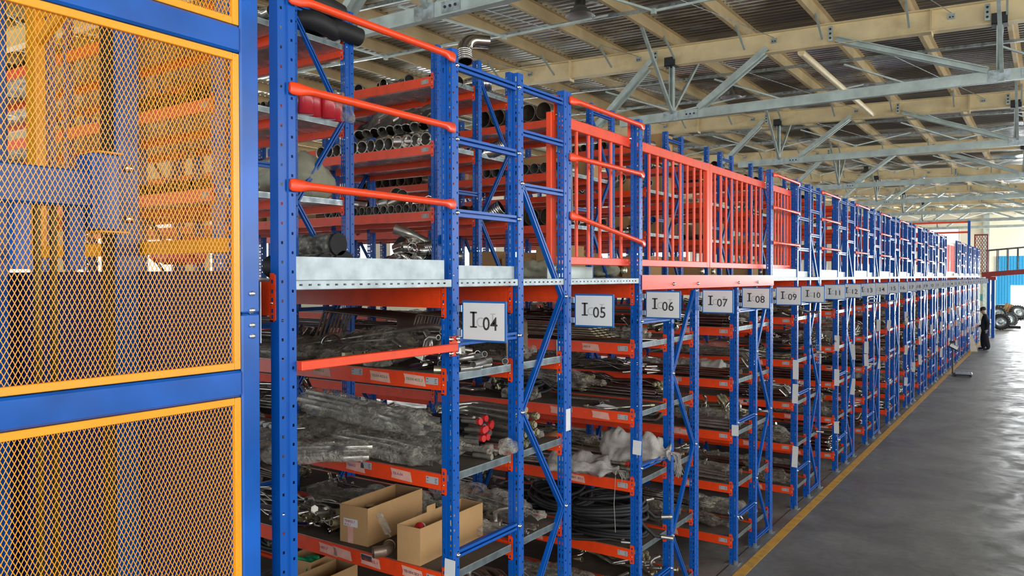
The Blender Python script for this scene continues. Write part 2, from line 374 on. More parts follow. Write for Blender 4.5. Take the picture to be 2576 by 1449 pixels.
for i, y in enumerate(RY):
    t = thing('roof_rafter', 'cream steel rafter with grey braced lower chord, %s one ahead of the camera' % ordn[i], 'roof beam', (0, y, 0))
    obj('rafter_beam', me_raft, t); [obj('splice_plate', me_spl, t, (x, 0, zb(x))) for x in (-10.9, -5.93, -2.92, -.77, 2.2)]; [obj('rod_bracket', me_brk, t, (x, 0, zb(x))) for x in (-11.1, -8.7, -6.3, -3.83, -1.23, 1.3)]; [obj('node_bracket', me_blk, t, (x, 0, zb(x))) for x in NODE]
    obj('bottom_chord', me_chord, t); [obj('gusset_plate', me_g1, t, (x, 0, CH)) for x in NODE]; [obj('splice_cover', me_g2, t, (x, 0, CH)) for x in (-5.35, -.3)]
    [obj('fly_brace', me_fly, t, (-8.07+1.257*j, 0, zb(-8.07+1.257*j))) for j in range(-8, 9)]
    for nm, mm in me_struts: obj(nm, mm, t)
for j in range(-12, 13):
    x = -8.07+1.257*j
    if not -23.6 < x < 6.7: continue
    z = zb(x)+.342
    b = MB(); b.box(x-.003, -6.9, z, x+.003, YEND, z+.19); b.box(x-.065, -6.9, z, x-.003, YEND, z+.006); b.box(x+.003, -6.9, z+.184, x+.065, YEND, z+.19); b.box(x-.065, -6.9, z, x-.061, YEND, z+.02)
    tag(obj('roof_purlin', b.mesh('roof_purlin', PURL)), 'cream steel purlin running lengthwise under the corrugated roof sheets', 'roof beam', 'purlins under the roof sheets')
b = MB(); b.chan((-23, 0, zb(-23)+.30), (6.8, 0, zb(6.8)+.30), .05, .05, .004); me_tie = b.mesh('roof_tie', GALV)
vb = MB()
for x in (-14.5, -12.0, -9.5, -7.0, -4.5, -2.0, .5):
    vb.bar((x-1.2, -2.2, zb(x)+.28), (x, -1.1, zb(x)-.12), .03, .03); vb.bar((x, -1.1, zb(x)-.12), (x+1.25, 0, zb(x)+.28), .03, .03); vb.box(x-.03, -1.13, zb(x)-.16, x+.03, -1.07, zb(x)-.09)
me_vb = vb.mesh('v_hanger', GALVD)
ys = [6.6+6.75*i+d for i in range(-1, 8) for d in (2.25, 4.5)]
for i, y in enumerate(ys):
    t = thing('roof_tie', 'thin galvanised tie channel crossing under the purlins between two rafters', 'roof tie', (0, y, 0), group='thin tie channels under the roof')
    obj('tie_channel', me_tie, t)
    if i % 2 == 1: obj('v_hanger', me_vb, t)
for i in range(0, 8):
    for x in (-8.7, -6.3, -3.83, -1.23):
        y1 = RY[i]; xx = x-1.6
        tag(obj('bracing_rod', MB().tube([(x, y1-.03, zb(x)+.25), (xx, y1-6.7, zb(xx)+.25)], .007, 5).mesh('bracing_rod', GALV)),
            'thin steel bracing rod stretched between neighbouring rafters', 'rod', 'bracing rods between the rafters')
tag(obj('round_pipe', MB().tube([(-3.42, RY[1]+.1, 6.62), (-3.45, RY[2]-.12, 6.70)], .058, 14).mesh('round_pipe', CREAM)), 'round cream pipe spanning between the second and third rafters', 'pipe')
# high-bay lamps
b = MB(); b.lathe([(.0, .36), (.085, .36), (.085, .14), (.10, .14), (.11, .10)], 24, 0); b.lathe([(.11, .10), (.16, .06), (.215, 0), (.235, -.015), (.235, -.02)], 24, 0)
me_l1 = b.mesh('lamp_shade', LAMPM)
me_l2 = MB().lathe([(.233, -.018), (.21, 0), (.15, .055), (.07, .085), (0, .09)], 24, 0).mesh('reflector', LAMPIN)
for i, (x, y, w) in enumerate([(-6.05, 10.7, 'nearest'), (-5.97, 17.45, 'second'), (-5.97, 24.2, 'third'), (-6.0, 33.4, 'fourth')]):
    z = CAMZ+4.06; t = thing('high_bay_lamp', '%s bell-shaped high bay lamp hanging below the roof, unlit' % w, 'lamp', (x, y, z))
    obj('lamp_shade', me_l1, t); obj('reflector', me_l2, t); obj('hanger', MB().tube([(0, 0, .36), (0, 0, zb(x)+.33-z)], .012, 6).mesh('hanger', GALVD), t)

# ------------------------------------------------------------------ rack parts
def perf(b, segs, z0, z1):
    """extrude a sheet-metal section; each segment may carry one column of punched holes"""
    for (p, q, hole) in segs:
        p, q = Vector((*p, 0)), Vector((*q, 0)); L = (q-p).length
        def Q(a, c, za, zc): pa = p+(q-p)*(a/L); pc = p+(q-p)*(c/L); b.poly([(pa.x, pa.y, za), (pc.x, pc.y, za), (pc.x, pc.y, zc), (pa.x, pa.y, zc)])
        if not hole: Q(0, L, z0, z1); continue
        edge = 0
        for (uc, w, hs, pitch, ph) in hole:
            Q(edge, uc-w/2, z0, z1); edge = uc+w/2; z = z0; c = z0+ph; i = 0
            while c < z1-.03:
                h = hs[i % len(hs)]; Q(uc-w/2, uc+w/2, z, c-h/2); z = c+h/2; c += pitch; i += 1
            Q(uc-w/2, uc+w/2, z, z1)
        Q(edge, L, z0, z1)
def upright_mesh(kind, h):
    b = MB()
    if kind == 1:   # wide slotted face toward -Y (y=-.055), x from -.075 to 0
        w, d = .075, .055; st = (.012, .03)
        side = lambda ph: [(.012, .009, (.011,), .08, ph), (.043, .009, (.011,), .08, ph+.035)]
        segs = [((-w+.012, 0), (-w, 0), None), ((-w, 0), (-w, -d), side(.03)), ((-w, -d), (-w+.031, -d), [(.016, .008, st, .04, .05)]),
                ((-w+.031, -d), (-w+.034, -d+.007), None), ((-w+.034, -d+.007), (-w+.041, -d+.007), None), ((-w+.041, -d+.007), (-w+.044, -d), None),
                ((-w+.044, -d), (0, -d), [(.015, .008, st, .04, .05)]), ((0, -d), (0, 0), side(.05)), ((0, 0), (-.012, 0), None)]
    else:           # wide face toward +X, y from -.09 to 0; narrow slotted face toward -Y
        w, d = .052, .09; st = (.03, .012); nar = [(.013, .007, st, .04, .05), (.036, .009, st, .04, .05)] if kind == 2 else None
        segs = [((-w, -.012), (-w, 0), None), ((-w, 0), (0, 0), None), ((0, 0), (0, -.036), [(.018, .010, (.012,), .08, .06)]), ((0, -.036), (-.007, -.04), None),
                ((-.007, -.04), (-.007, -.052), None), ((-.007, -.052), (0, -.056), None), ((0, -.056), (0, -d), [(.016, .010, (.012,), .08, .02)]),
                ((0, -d), (-w, -d), nar), ((-w, -d), (-w, -d+.012), None)]
    perf(b, segs, 0, h)
    return b.mesh('upright', BLUE)
HF, HI = 4.125, 5.03
UP = {(k, h): upright_mesh(k, h) for k in (1, 2, 3) for h in (HF, HI, DECK-.1)}
me_base = MB().box(-.10, -.11, 0, .03, .02, .006).box(-.012, -.10, .006, .028, -.098, .05).mesh('base_plate', GALV)
me_bolt = MB().lathe([(0, .012), (.007, .012), (.009, .009), (.009, 0), (.014, 0), (.014, -.002)], 8, 0, axis='X').mesh('bolt', ZINC)
def beam_mesh(L, h=.085):
    b = MB(); b.box(-L, -.006, -h, 0, .034, 0); b.box(-L, .034, -h, 0, .044, -.026)
    return b.mesh('beam', RED)
def conn_mesh(h, slots):
    b = MB(); t = .035; w = .034
    xs = [0, .010, .022, w]; z = t; cuts = sorted(slots, key=lambda s: -s)
    def Q(xa, xc, za, zc): b.poly([(xa, -.004, za), (xc, -.004, za), (xc, -.004, zc), (xa, -.004, zc)])
    zt, z0 = t, t-h
    Q(0, .010, z0, zt-.006); Q(.022, w, z0+.006, zt-.006); b.poly([(.0, -.004, zt-.006), (w, -.004, zt-.006), (w-.006, -.004, zt), (0, -.004, zt)]); b.poly([(.0, -.004, z0), (w-.006, -.004, z0), (w, -.004, z0+.006), (0, -.004, z0+.006)])
    z = zt-.006
    for c in cuts:
        Q(.010, .022, c+.008, z); z = c-.008
    Q(.010, .022, z0, z)
    b.box(0, -.004, z0, .002, .04, zt); b.poly([(w, -.004, z0+.006), (w, .0, z0+.006), (w, .0, zt-.006), (w, -.004, zt-.006)])
    b.lathe([(0, -.009), (.005, -.009), (.005, -.004)], 6, 1, (.016, 0, zt-h*.62), 'Y')
    return b.mesh('beam_connector', [RED, ZINC])
CONN = conn_mesh(.145, [.008, -.025, -.088]); CONNT = conn_mesh(.20, [.0, -.04, -.075, -.12, -.145])
BM = {}
def get_beam(L, h):
    k = (round(L, 3), h)
    if k not in BM: BM[k] = beam_mesh(L, h)
    return BM[k]
DK = {}
def get_deck(L, w, lower):
    k = (round(L, 3), round(w, 3), lower)
    if k not in DK:
        b = MB(); b.box(-L, 0, -.033, 0, w, .002, 0, top=1 if lower else 0)
        b.box(-.004, 0, -.036, .0, w, .006); DK[k] = b.mesh('shelf_deck', [GALV, BOARD])
    return DK[k]
WP = {}
def get_wp(L, w):
    k = (round(L, 3), round(w, 3))
    if k not in WP: WP[k] = MB().box(-L, 0, -.035, 0, w, 0).mesh('walkway_panel', GALV)
    return WP[k]
def brace_mesh(p, q, up=(1, 0, 0)): return MB().chan(p, q, .034, .030, .003, up=up).mesh('brace', BLUE)
BR = {}
def get_brace(dy, dz, w=.034):
    k = (round(dy, 3), round(dz, 3), w)
    if k not in BR: BR[k] = MB().chan((0, dy, dz), (0, 0, 0), .028, w, .003, up=(0, 0, 1), lip=w*.36).mesh('brace', BLUE) if dy > 0 else MB().chan((0, 0, 0), (0, dy, dz), .028, w, .003, up=(0, 0, 1), lip=w*.36).mesh('brace', BLUE)
    return BR[k]
def nbays(k): return 4 if k <= 2 else (3 if k <= 5 else 2)
FRONTCUT = {(11, 0), (11, 1), (11, 2), (1, 1), (1, 2), (2, 0), (2, 1)}        # uprights that stop below the walkway behind the gates: I06 back post, I07, I08, I08 back
YJ = [0, MM, TT]
def frame_nodes(z0, z1, outer_first):
    pass
for k in range(-1, NK):
    y = S0+k*P
    lab = ('blue and red double pallet rack whose aisle posts carry signs %s and %s' % (sgn(k, 0), sgn(k, 1))) if k >= 0 else 'blue and red pallet rack whose end post stands beside the yellow mesh cage'
    R = thing('pallet_rack', lab, 'pallet rack', (FX, y, 0), group=None)
    nb = nbays(k) if k >= 0 else 2
    near = k <= 6
    for i in range(nb+1):
        X = XB[i]-FX
        for j in range(3):
            if k == -1 and j < 2 and i == 0: continue
            if k == -1 and j < 2: continue
            h = HI if i else (HF if (k, j) not in FRONTCUT else DECK-.1)
            kind = (3 if k == -1 else 2) if j == 2 else 1
            u = obj('upright', UP[(kind, h)], R, (X, YJ[j], 0))
            if i == 0 and k >= 1: obj('base_plate', me_base, u)
        # frame bracing, in the plane of the depth
        xm = X-.03; hm = HI if i else HF
        if k == -1: continue
        ya, yb_ = 0, MM-.06                       # frame A : rungs
        zl = [.47, 1.43, 2.57]+([3.26, 3.65, 4.04] if i == 0 else [3.72])
        if i == 0 and k in (1, 2, 11): zl = [.47, 1.43, 2.57]
        for z in zl: obj('horizontal_brace', get_brace(yb_-ya, 0, .04), R, (xm+.01, ya, z))
        if i == 0 and near:
            for z in zl:
                for yy in (-.012, MM-.045): obj('bolt', me_bolt, R, (X, yy, z))
        # frame B : zigzag
        ya, yb_ = MM-.005, TT-.09
        z = .05; side = 1; step = .685; top = 2.78 if (i == 0 and ((k, 2) in FRONTCUT or (k, 1) in FRONTCUT)) else (3.46 if i == 0 else 4.89)
        while z+step < top+.1:
            p = yb_ if side else ya; q = ya if side else yb_
            obj('diagonal_brace', get_brace(q-p, step), R, (xm+.012, p, z)); z += step; side = 1-side
            if i == 0 and near: obj('bolt', me_bolt, R, (X, (ya-.01 if side == 0 else yb_+.02), z))
        zz = ([3.46, 3.78, 4.05] if i == 0 and (k, 2) not in FRONTCUT and (k, 1) not in FRONTCUT else ([4.92] if i else []))
        for z in zz: obj('horizontal_brace', get_brace(yb_-ya, 0, .04), R, (xm+.012, ya, z))
        if i == 0: obj('horizontal_brace', get_brace(yb_-ya, 0, .04), R, (xm+.012, ya, .07))
    for i in range(nb):
        xa = XB[i]-FX-(.075); xe = XB[i+1]-FX
        levels = [(z, .085, CONN) for z in LV]+[(2.862, .11, CONNT)]
        if i: levels += [(z, .085, CONN) for z in UV]
        if k > 6 and i: levels = levels[-4:]
        if k == -1: levels = [(2.90, .14, CONNT)]
        for (z, h, cm) in levels:
            for j in range(3):
                if k == -1 and j < 2: continue
                yf = YJ[j]-(.055 if j < 2 else .09); xs = xa if j < 2 else xa+.022
                if k > 8 and j == 2 and i: continue
                be = obj('beam', get_beam(xs-xe, h), R, (xs, yf, z))
                if k <= 8 and i < 2 or i == 0:
                    obj('beam_connector', cm, be)
            wA = MM-.055
            if z > 2.8 and z < 3 and k >= 0:
                for (ya, yc) in ((.003, MM-.058), (MM+.003, TT-.094)): obj('walkway_panel', get_wp(XB[i]-XB[i+1]-.09, yc-ya), R, (XB[i]-FX-.08, ya, DECK))
            if z < 2.8 or z > 3:
                lo = z < 2.8
                if k >= 0: obj('shelf_deck', get_deck(-XB[i+1]+XB[i]-.05, wA, lo), R, (XB[i]-FX-.02, -.05, z))
                obj('shelf_deck', get_deck(-XB[i+1]+XB[i]-.05, TT-MM-.07, lo), R, (XB[i]-FX-.02, MM-.02, z))

# ------------------------------------------------------------------ mezzanine walkway, edge channels, toe boards
def perf_channel(L):
    b = MB(); h = .04; n = int(L/.05); segs = [((0, 0), (0, L), None)]
    # slotted web: face toward +X
    def Q(ya, yc, za, zc): b.poly([(0, ya, za), (0, yc, za), (0, yc, zc), (0, ya, zc)])
    Q(0, L, -h, -.024); Q(0, L, -.016, 0); y = 0
    for i in range(n):
        c = .025+i*.05; Q(y, c-.009, -.024, -.016); y = c+.009
    Q(y, L, -.024, -.016)
    b.box(-.05, 0, -.003, 0, L, 0); b.box(-.05, 0, -h, 0, L, -h+.003)
    return b.mesh('deck_edge_channel', TOE)
PC = {}
def chan_at(ya, yb_, what, x=FX-.002):
    L = round(yb_-ya, 3)
    if L not in PC: PC[L] = perf_channel(L)
    tag(obj('deck_edge_channel', PC[L], None, (x, ya, DECK)), what, 'channel')
def deck(ya, yb_, x0, x1, lab, m=GALV):
    b = MB(); b.box(x0, ya, DECK-.035, x1, yb_, DECK)
    tag(obj('walkway_deck', b.mesh('walkway_deck', m)), lab, 'walkway deck')
for k in range(0, NK):
    y = S0+k*P; xe = XB[nbays(k)]
    tx = 'beside post %s' % sgn(k, 0)
    deck(y-P+TT+.01, y-.06, xe, FX-.052, 'galvanised walkway deck over the aisle in front of sign %s' % sgn(k, 0))
    if k not in (1, 2) or k == 1:
        chan_at(y-P+TT+.002, y-.06, 'slotted galvanised edge channel of the walkway, across the aisle before sign %s' % sgn(k, 0))
    if k not in (1, 2):
        chan_at(y+.004, y+MM-.058, 'slotted galvanised edge channel just right of the %s post' % sgn(k, 0))
        chan_at(y+MM+.004, y+TT-.094, 'slotted galvanised edge channel just left of the %s post' % sgn(k, 1))
    if k != 1 and k != 2:
        b = MB(); b.box(FX-.012, y-P+TT+.004, DECK+.001, FX-.008, y-.062-(.05 if k == 0 else 0), DECK+.10); b.box(FX-.04, y-P+TT+.004, DECK+.001, FX-.012, y-.062-(.05 if k == 0 else 0), DECK+.004)
        tag(obj('toe_board', b.mesh('toe_board', TOE)), 'tall galvanised toe board on the walkway edge before sign %s' % sgn(k, 0), 'toe board')
        b = MB(); b.box(FX-.03, y+.005, DECK+.001, FX-.026, y+MM-.06, DECK+.075)
        tag(obj('toe_board', b.mesh('toe_board', TOE)), 'low galvanised toe board just right of the %s post' % sgn(k, 0), 'toe board')
    elif k == 1:
        b = MB(); b.box(FX-.25, y-P+TT+.1, DECK+.001, FX-.246, y-.35, DECK+.085)
        tag(obj('toe_board', b.mesh('toe_board', GALVD)), 'dark grey toe board set back behind the gate before sign I06', 'toe board')

# orange fascia below the gates
b = MB(); ya, yb_ = S0+P-.02, S0+2*P+TT+.0
b.box(FX+.004, ya, 2.815, FX+.008, yb_, 2.93); b.box(FX-.03, ya, 2.926, FX+.004, yb_, 2.93); b.box(FX-.03, ya, 2.815, FX+.004, yb_, 2.819)
t = thing('fascia_beam', 'smooth orange fascia beam below the barred gates above signs I06 to I08', 'beam', (0, 0, 0))
obj('fascia_plate', b.mesh('fascia_plate', RED), t)
for yy in (S0+P+MM-.03, S0+P+TT-.05, S0+2*P-.03, S0+2*P+MM-.03): obj('bolt', me_bolt, t, (FX+.008, yy, 2.855), sc=(1.2, 1.2, 1.2))

# barred sliding gates
def gate(y0, y1, nbar, lab, s0=True, s1=True, x=FX-.10):
    t = thing('sliding_gate', lab, 'gate', (x, y0, 0)); L = y1-y0; z0, z1 = 3.0, 3.99
    obj('top_rail', MB().cbox(-.02, 0, z1-.075, .02, L, z1, .004).mesh('top_rail', RED), t); obj('bottom_rail', MB().cbox(-.02, 0, z0, .02, L, z0+.055, .004).mesh('bottom_rail', RED), t)
    if s0: obj('stile', MB().cbox(-.021, -.02, z0, .021, .045, z1+.004, .004).mesh('stile', RED), t)
    if s1: obj('stile', MB().cbox(-.021, L-.045, z0, .021, L+.02, z1+.004, .004).mesh('stile', RED), t)
    bm = MB().tube([(0, 0, z0+.05), (0, 0, z1-.07)], .0125, 8).mesh('bar', RED)
    for i in range(nbar): obj('bar', bm, t, (0, L*(i+1)/(nbar+1), 0))
    for yy in (.12, L-.12): obj('roller', MB().lathe([(0, -.012), (.03, -.012), (.024, 0), (.03, .012), (0, .012)], 12, 0, (0, yy, z0-.035), 'X').mesh('roller', BRASS), t)
    return t
gate(4.38, 5.58, 6, 'orange barred sliding gate between posts I05 and I06, behind the round rails', s1=False)
gate(5.585, 7.22, 9, 'orange barred sliding gate above signs I06 and I07, left of the centre seam', s0=False)
gate(7.27, 9.05, 10, 'orange barred sliding gate above signs I07 and I08, right of the centre seam', s1=False)
gate(9.06, 10.12, 7, 'orange barred sliding gate just right of the I09 post, behind the short rails', s0=False)
gate(27.5, 29.0, 14, 'left of two orange gates far along the racks above the small signs')
gate(29.05, 30.6, 14, 'right of two orange gates far along the racks above the small signs')
for (y, lab) in ((S0+TT-.08, 'small orange bracket bolted behind the top of the I05 post'), (S0+P-.09, 'small orange bracket bolted at the top left of the I06 post'), (S0+2*P+TT-.1, 'small orange bracket at the top of the I09 post')):
    b = MB(); b.box(-.06, -.01, 0, -.055, .05, .16); b.box(-.06, -.01, .155, -.01, .05, .16)
    t = thing('gate_bracket', lab, 'bracket', (FX-.02, y, 3.94)); obj('angle_plate', b.mesh('angle_plate', RED), t); obj('bolt', me_bolt, t, (-.05, .02, .04))

# round guard rails with flattened ends
def rail(ya, za, yb_, zb_, lab, group=None):
    p = Vector((FX+.012, ya, za)); q = Vector((FX+.012, yb_, zb_)); d = (q-p); L = d.length; d.normalize()
    t = thing('guard_rail', lab, 'guard rail', (0, 0, 0), group=group); b = MB(); n = 12; ks = []
    prof = [(0, .007, .024), (.012, .007, .031), (.05, .009, .031), (.08, .016, .028), (.11, .026, .026), (L-.11, .026, .026), (L-.08, .016, .028), (L-.05, .009, .031), (L-.012, .007, .031), (L, .007, .024)]
    prof = [(a, (.018 if c == .026 else b_), {.026: .0175, .028: .021, .031: .027, .024: .021}[c]) for (a, b_, c) in prof]
    for (s_, rx, rz) in prof:
        c = p+d*s_+Vector((rx-.006, 0, 0)); ks.append(len(b.v))
        for j in range(n): a = 2*PI*j/n; b.v.append((c.x+rx*math.cos(a), c.y, c.z+rz*math.sin(a)))
    for i in range(len(prof)-1):
        for j in range(n): b.f.append((ks[i]+j, ks[i]+(j+1) % n, ks[i+1]+(j+1) % n, ks[i+1]+j)); b.m.append(0); b.s.append(True)
    for kk in (ks[0], ks[-1]): b.poly([b.v[kk+j] for j in range(n)])
    obj('rail_tube', b.mesh('rail_tube', RED), t)
    return t
HN = {4.07: 'top', 3.70: 'middle', 3.30: 'lowest'}
for k in [0, 1, 3, 4, 5, 6, 7, 8, 9, 10, 13]:
    y1 = S0+k*P+.0; y0 = S0+(k-1)*P+TT-.0
    for z in (4.07, 3.70, 3.30):
        zz = z
        if k == 1 and z == 3.30: rail(y0-.03, 3.32, y1+.02, 3.17, 'orange round rail sloping down from the I05 post to the I06 post'); continue
        e = .045 if k == 0 else 0
        if k == 0: la = '%s orange round guard rail between the cage-side post and the I04 post' % HN[z]
        else: la = '%s orange round guard rail between posts %s and %s' % (HN[z], sgn(k-1, 1), sgn(k, 0))
        rail(y0-.04, zz, y1+.0-e, zz, la)
t = thing('square_rail', 'orange square tube rail below the walkway, left of the I04 sign', 'guard rail')
obj('rail_tube', MB().cbox(FX+.002, S0-P+TT+.0, 2.527, FX+.034, S0-.05, 2.567, .003).mesh('rail_tube', RED), t)
pl = obj('mounting_plate', MB().cbox(FX+.001, S0-.085, 2.50, FX+.006, S0-.012, 2.605, .002).mesh('mounting_plate', RED), t)
for yy in (S0-.075, S0-.022):
    for zz in (2.515, 2.59): obj('bolt', me_bolt, t, (FX+.006, yy, zz))

# ------------------------------------------------------------------ row signs
def sign(n, k, row):
    y = S0+k*P+(0 if row == 0 else TT)
    dz = {4: -.013, 5: .0, 6: .004, 13: -.01}.get(n, random.uniform(-.004, .004)); tilt = {13: -.06, 4: .0, 12: .015}.get(n, random.uniform(-.008, .008))
    nm = 'I%02d' % n
    t = thing('row_sign', 'white hinged row sign with blue rim reading %s' % nm, 'sign', (FX+.035, y-.012, 2.699+dz), (0, tilt, 0))
    b = MB(); w, h = .285, .214
    b.cbox(0, -.006, -h/2, w, .006, h/2, .003); obj('sign_rim', b.mesh('sign_rim', SIGNB), t)
    obj('sign_face', MB().box(.010, -.0075, -h/2+.011, w-.010, -.005, h/2-.011).mesh('sign_face', SIGNW), t)
    for z in (-.065, .065): obj('hinge', MB().box(-.034, -.004, z-.018, -.006, .0, z+.018).tube([(-.004, -.004, z-.018), (-.004, -.004, z+.018)], .005, 6).mesh('hinge', GALV), t)
    if n <= 22 or True:
        L = obj('sign_letter', MB().box(.071, -.0088, -.030, .085, -.0074, .048).box(.056, -.0088, .041, .100, -.0074, .050).box(.056, -.0088, -.034, .100, -.0074, -.026).mesh('sign_letter', INK), t)
        text('sign_number', '%02d' % n, .098, INK, t, (.136, -.008, -.044), bold=.0006)
        if n < 18:
            text('faded_letters', 'C', .075, FAINT, t, (.094, -.0077, -.030)); obj('faded_letters', MB().box(.186, -.0080, .038, .218, -.0077, .043).box(.198, -.0080, -.02, .206, -.0077, .038).mesh('faded_letters', FAINT), t)
n = 4
for k in range(NK):
    for row in (0, 1): sign(n, k, row); n += 1
# ------------------------------------------------------------------ mesh cage of the goods lift
def lattice(b, a0, a1, z0, z1, put, px=.016, pz=.031, w=.0010, t=.0010):
    """diamond strands clipped to the rectangle; put(a, z, off) gives the world point"""
    k = pz/px; H = z1-z0
    for sg in (1, -1):
        c = a0-(H/k if sg == 1 else 0); end = a1+(0 if sg == 1 else H/k)
        while c < end:
            # line a = c + sg*(z-z0)/k
            za, zc = z0, z1; aa = c; ac = c+sg*H/k
            if aa < a0: za = z0+(a0-c)*k*sg; aa = a0
            if aa > a1: za = z0+(a1-c)*k*sg; aa = a1
            if ac < a0: zc = z0+(a0-c)*k*sg; ac = a0
            if ac > a1: zc = z0+(a1-c)*k*sg; ac = a1
            if zc-za > .002: b.bar(put(aa, za, t*.8*sg), put(ac, zc, t*.8*sg), w*2, t*2, 0, up=(put(0, 0, 1)-put(0, 0, 0)))
            c += px
CX = -2.55
cage = thing('mesh_cage', 'blue steel cage with amber diamond mesh panels beside the first rack', 'safety cage')
for (z0, z1) in ((0, 2.777), (2.779, 5.6)):
    obj('cage_post', MB().cbox(CX-.085, 1.889, z0, CX, 1.974, z1, .007).mesh('cage_post', CBLUE), cage)
for z in (2.855, 2.80-.01, 2.745-.012, 2.69):
    obj('bolt', me_bolt, cage, (CX-.001, 1.934, z), sc=(1.1, 1.1, 1.1))
obj('joint_plate', MB().box(CX-.001, 1.975, 2.66, CX+.0, 1.977, 2.90).box(CX-.01, 1.975, 2.66, CX-.001, 1.979, 2.90).mesh('joint_plate', GALV), cage)
BZ = [(1.10, 1.20), (2.462, 2.562), (3.772, 3.872), (5.08, 5.18)]
for (z0, z1) in BZ: obj('cage_beam', MB().cbox(CX-.085, -.6, z0, CX+.004, 1.888, z1, .008).mesh('cage_beam', CBLUE), cage)
for i in range(4):
    z0 = (BZ[i-1][1] if i else .05)+.004; z1 = BZ[i][0]-.004; y0, y1, xo = -.55, 1.886, CX-.004; fw = .027
    fr = obj('panel_frame', MB().cbox(xo-.02, y0, z0, xo, y1-fw, z0+fw, .002).cbox(xo-.02, y0, z1-fw, xo, y1-fw, z1, .002).cbox(xo-.02, y1-fw+.0005, z0, xo+.0006, y1, z1, .002).cbox(xo-.02, y0-fw, z0, xo, y0, z1, .002).mesh('panel_frame', YEL), cage)
    b = MB(); lattice(b, y0, y1-fw, z0+fw, z1-fw, lambda a, z, o: Vector((xo-.014+o, a, z)))
    obj('diamond_mesh', b.mesh('diamond_mesh', YEL), fr)
    if i in (1, 2):
        b = MB()
        if i == 2: b.tube([(CX-.05, y0, z0+.012), (CX-.05, y1, z0+.012)], .010, 8); obj('seal_roll', b.mesh('seal_roll', DBLUE), cage)
# solid sheet on the far side of the lift shaft, and the back of the shaft
obj('side_sheet', MB().box(-4.70, 1.978, .02, -2.64, 1.984, 2.945).mesh('side_sheet', DBLUE), cage)
obj('back_sheet', MB().box(-4.72, -.6, .02, -4.705, 1.984, 5.5).mesh('back_sheet', DBLUE), cage)
gt = thing('lift_gate', 'amber mesh gate on the far side of the lift shaft above the blue sheet', 'gate')
obj('bottom_rail', MB().cbox(-4.39, 1.99, 3.02, -2.70, 2.03, 3.08, .003).mesh('bottom_rail', YEL), gt)
obj('top_rail', MB().cbox(-4.39, 1.99, 4.45, -2.70, 2.03, 4.51, .003).mesh('top_rail', YEL), gt)
obj('stile', MB().cbox(-4.50, 1.99, 3.02, -4.392, 2.04, 4.51, .003).mesh('stile', YEL), gt)
obj('gusset', MB().box(-4.39, 2.0, 4.27, -3.9, 2.01, 4.45).bar((-4.37, 2.005, 4.16), (-3.9, 2.005, 4.36), .03, .06).mesh('gusset', YEL), gt)
b = MB(); lattice(b, -4.39, -2.71, 3.081, 4.449, lambda a, z, o: Vector((a, 2.01+o, z)), px=.022, pz=.042, w=.0007, t=.0007)
obj('diamond_mesh', b.mesh('diamond_mesh', YEL), gt)
b = MB(); lattice(b, -4.39, -2.71, 3.03, 3.10, lambda a, z, o: Vector((a, 1.985+o, z)), px=.05, pz=.05, w=.004, t=.002)
# lift machinery
lift = thing('goods_lift', 'blue goods lift carriage and mast standing inside the mesh cage', 'lift')
obj('mast', MB().box(-3.51, 1.873, .05, -3.40, 1.885, 5.5).box(-3.51, 1.96, .05, -3.40, 1.972, 5.5).box(-3.46, 1.885, .05, -3.45, 1.96, 5.5).box(-3.402, 1.873, .05, -3.398, 1.972, 4.6).mesh('mast', CBLUE), lift)
obj('mast_shade_strip', MB().box(-3.52, 1.866, .05, -3.42, 1.873, 5.5).mesh('mast_shade_strip', BLACK), lift)  # black strip laid on as the shade of the mast's near side
ca = obj('carriage_beam', MB().cbox(-3.27, -.5, 3.20, -3.17, 1.66, 3.345, .006).mesh('carriage_beam', CBLUE), lift)
obj('carriage_bracket', MB().cbox(-3.29, 1.64, 3.11, -3.15, 1.75, 3.42, .006).mesh('carriage_bracket', CBLUE), lift)
obj('bracket_lip', MB().box(-3.30, 1.66, 3.42, -3.14, 1.76, 3.428).box(-3.30, 1.66, 3.10, -3.14, 1.78, 3.108).mesh('bracket_lip', YEL), lift)
for z in (3.16, 3.37): obj('guide_roller', MB().lathe([(0, -.02), (.016, -.02), (.016, .02), (0, .02)], 12, 0, (-3.16, 1.79, z), 'X').mesh('guide_roller', ZINC), lift)
for yy in (1.40, 1.60): obj('hanger_plate', MB().box(-3.25, yy-.03, 2.95, -3.2, yy+.03, 3.20).mesh('hanger_plate', CBLUE), lift)
for yy in (1.468, 1.528):
    b = MB(); z = .1
    while z < 3.2:
        b.box(-3.248, yy-.012, z, -3.232, yy+.012, z+.022); b.box(-3.256, yy-.007, z+.022, -3.224, yy+.007, z+.038); z += .038
    obj('chain', b.mesh('chain', CHAINM), lift)
obj('guide_column', MB().cbox(-4.6, 1.80, .05, -4.5, 1.90, 5.5, .006).mesh('guide_column', CBLUE), lift)
obj('guide_column', MB().cbox(-3.8, .55, .05, -3.72, .63, 5.5, .006).mesh('guide_column', CBLUE), lift)

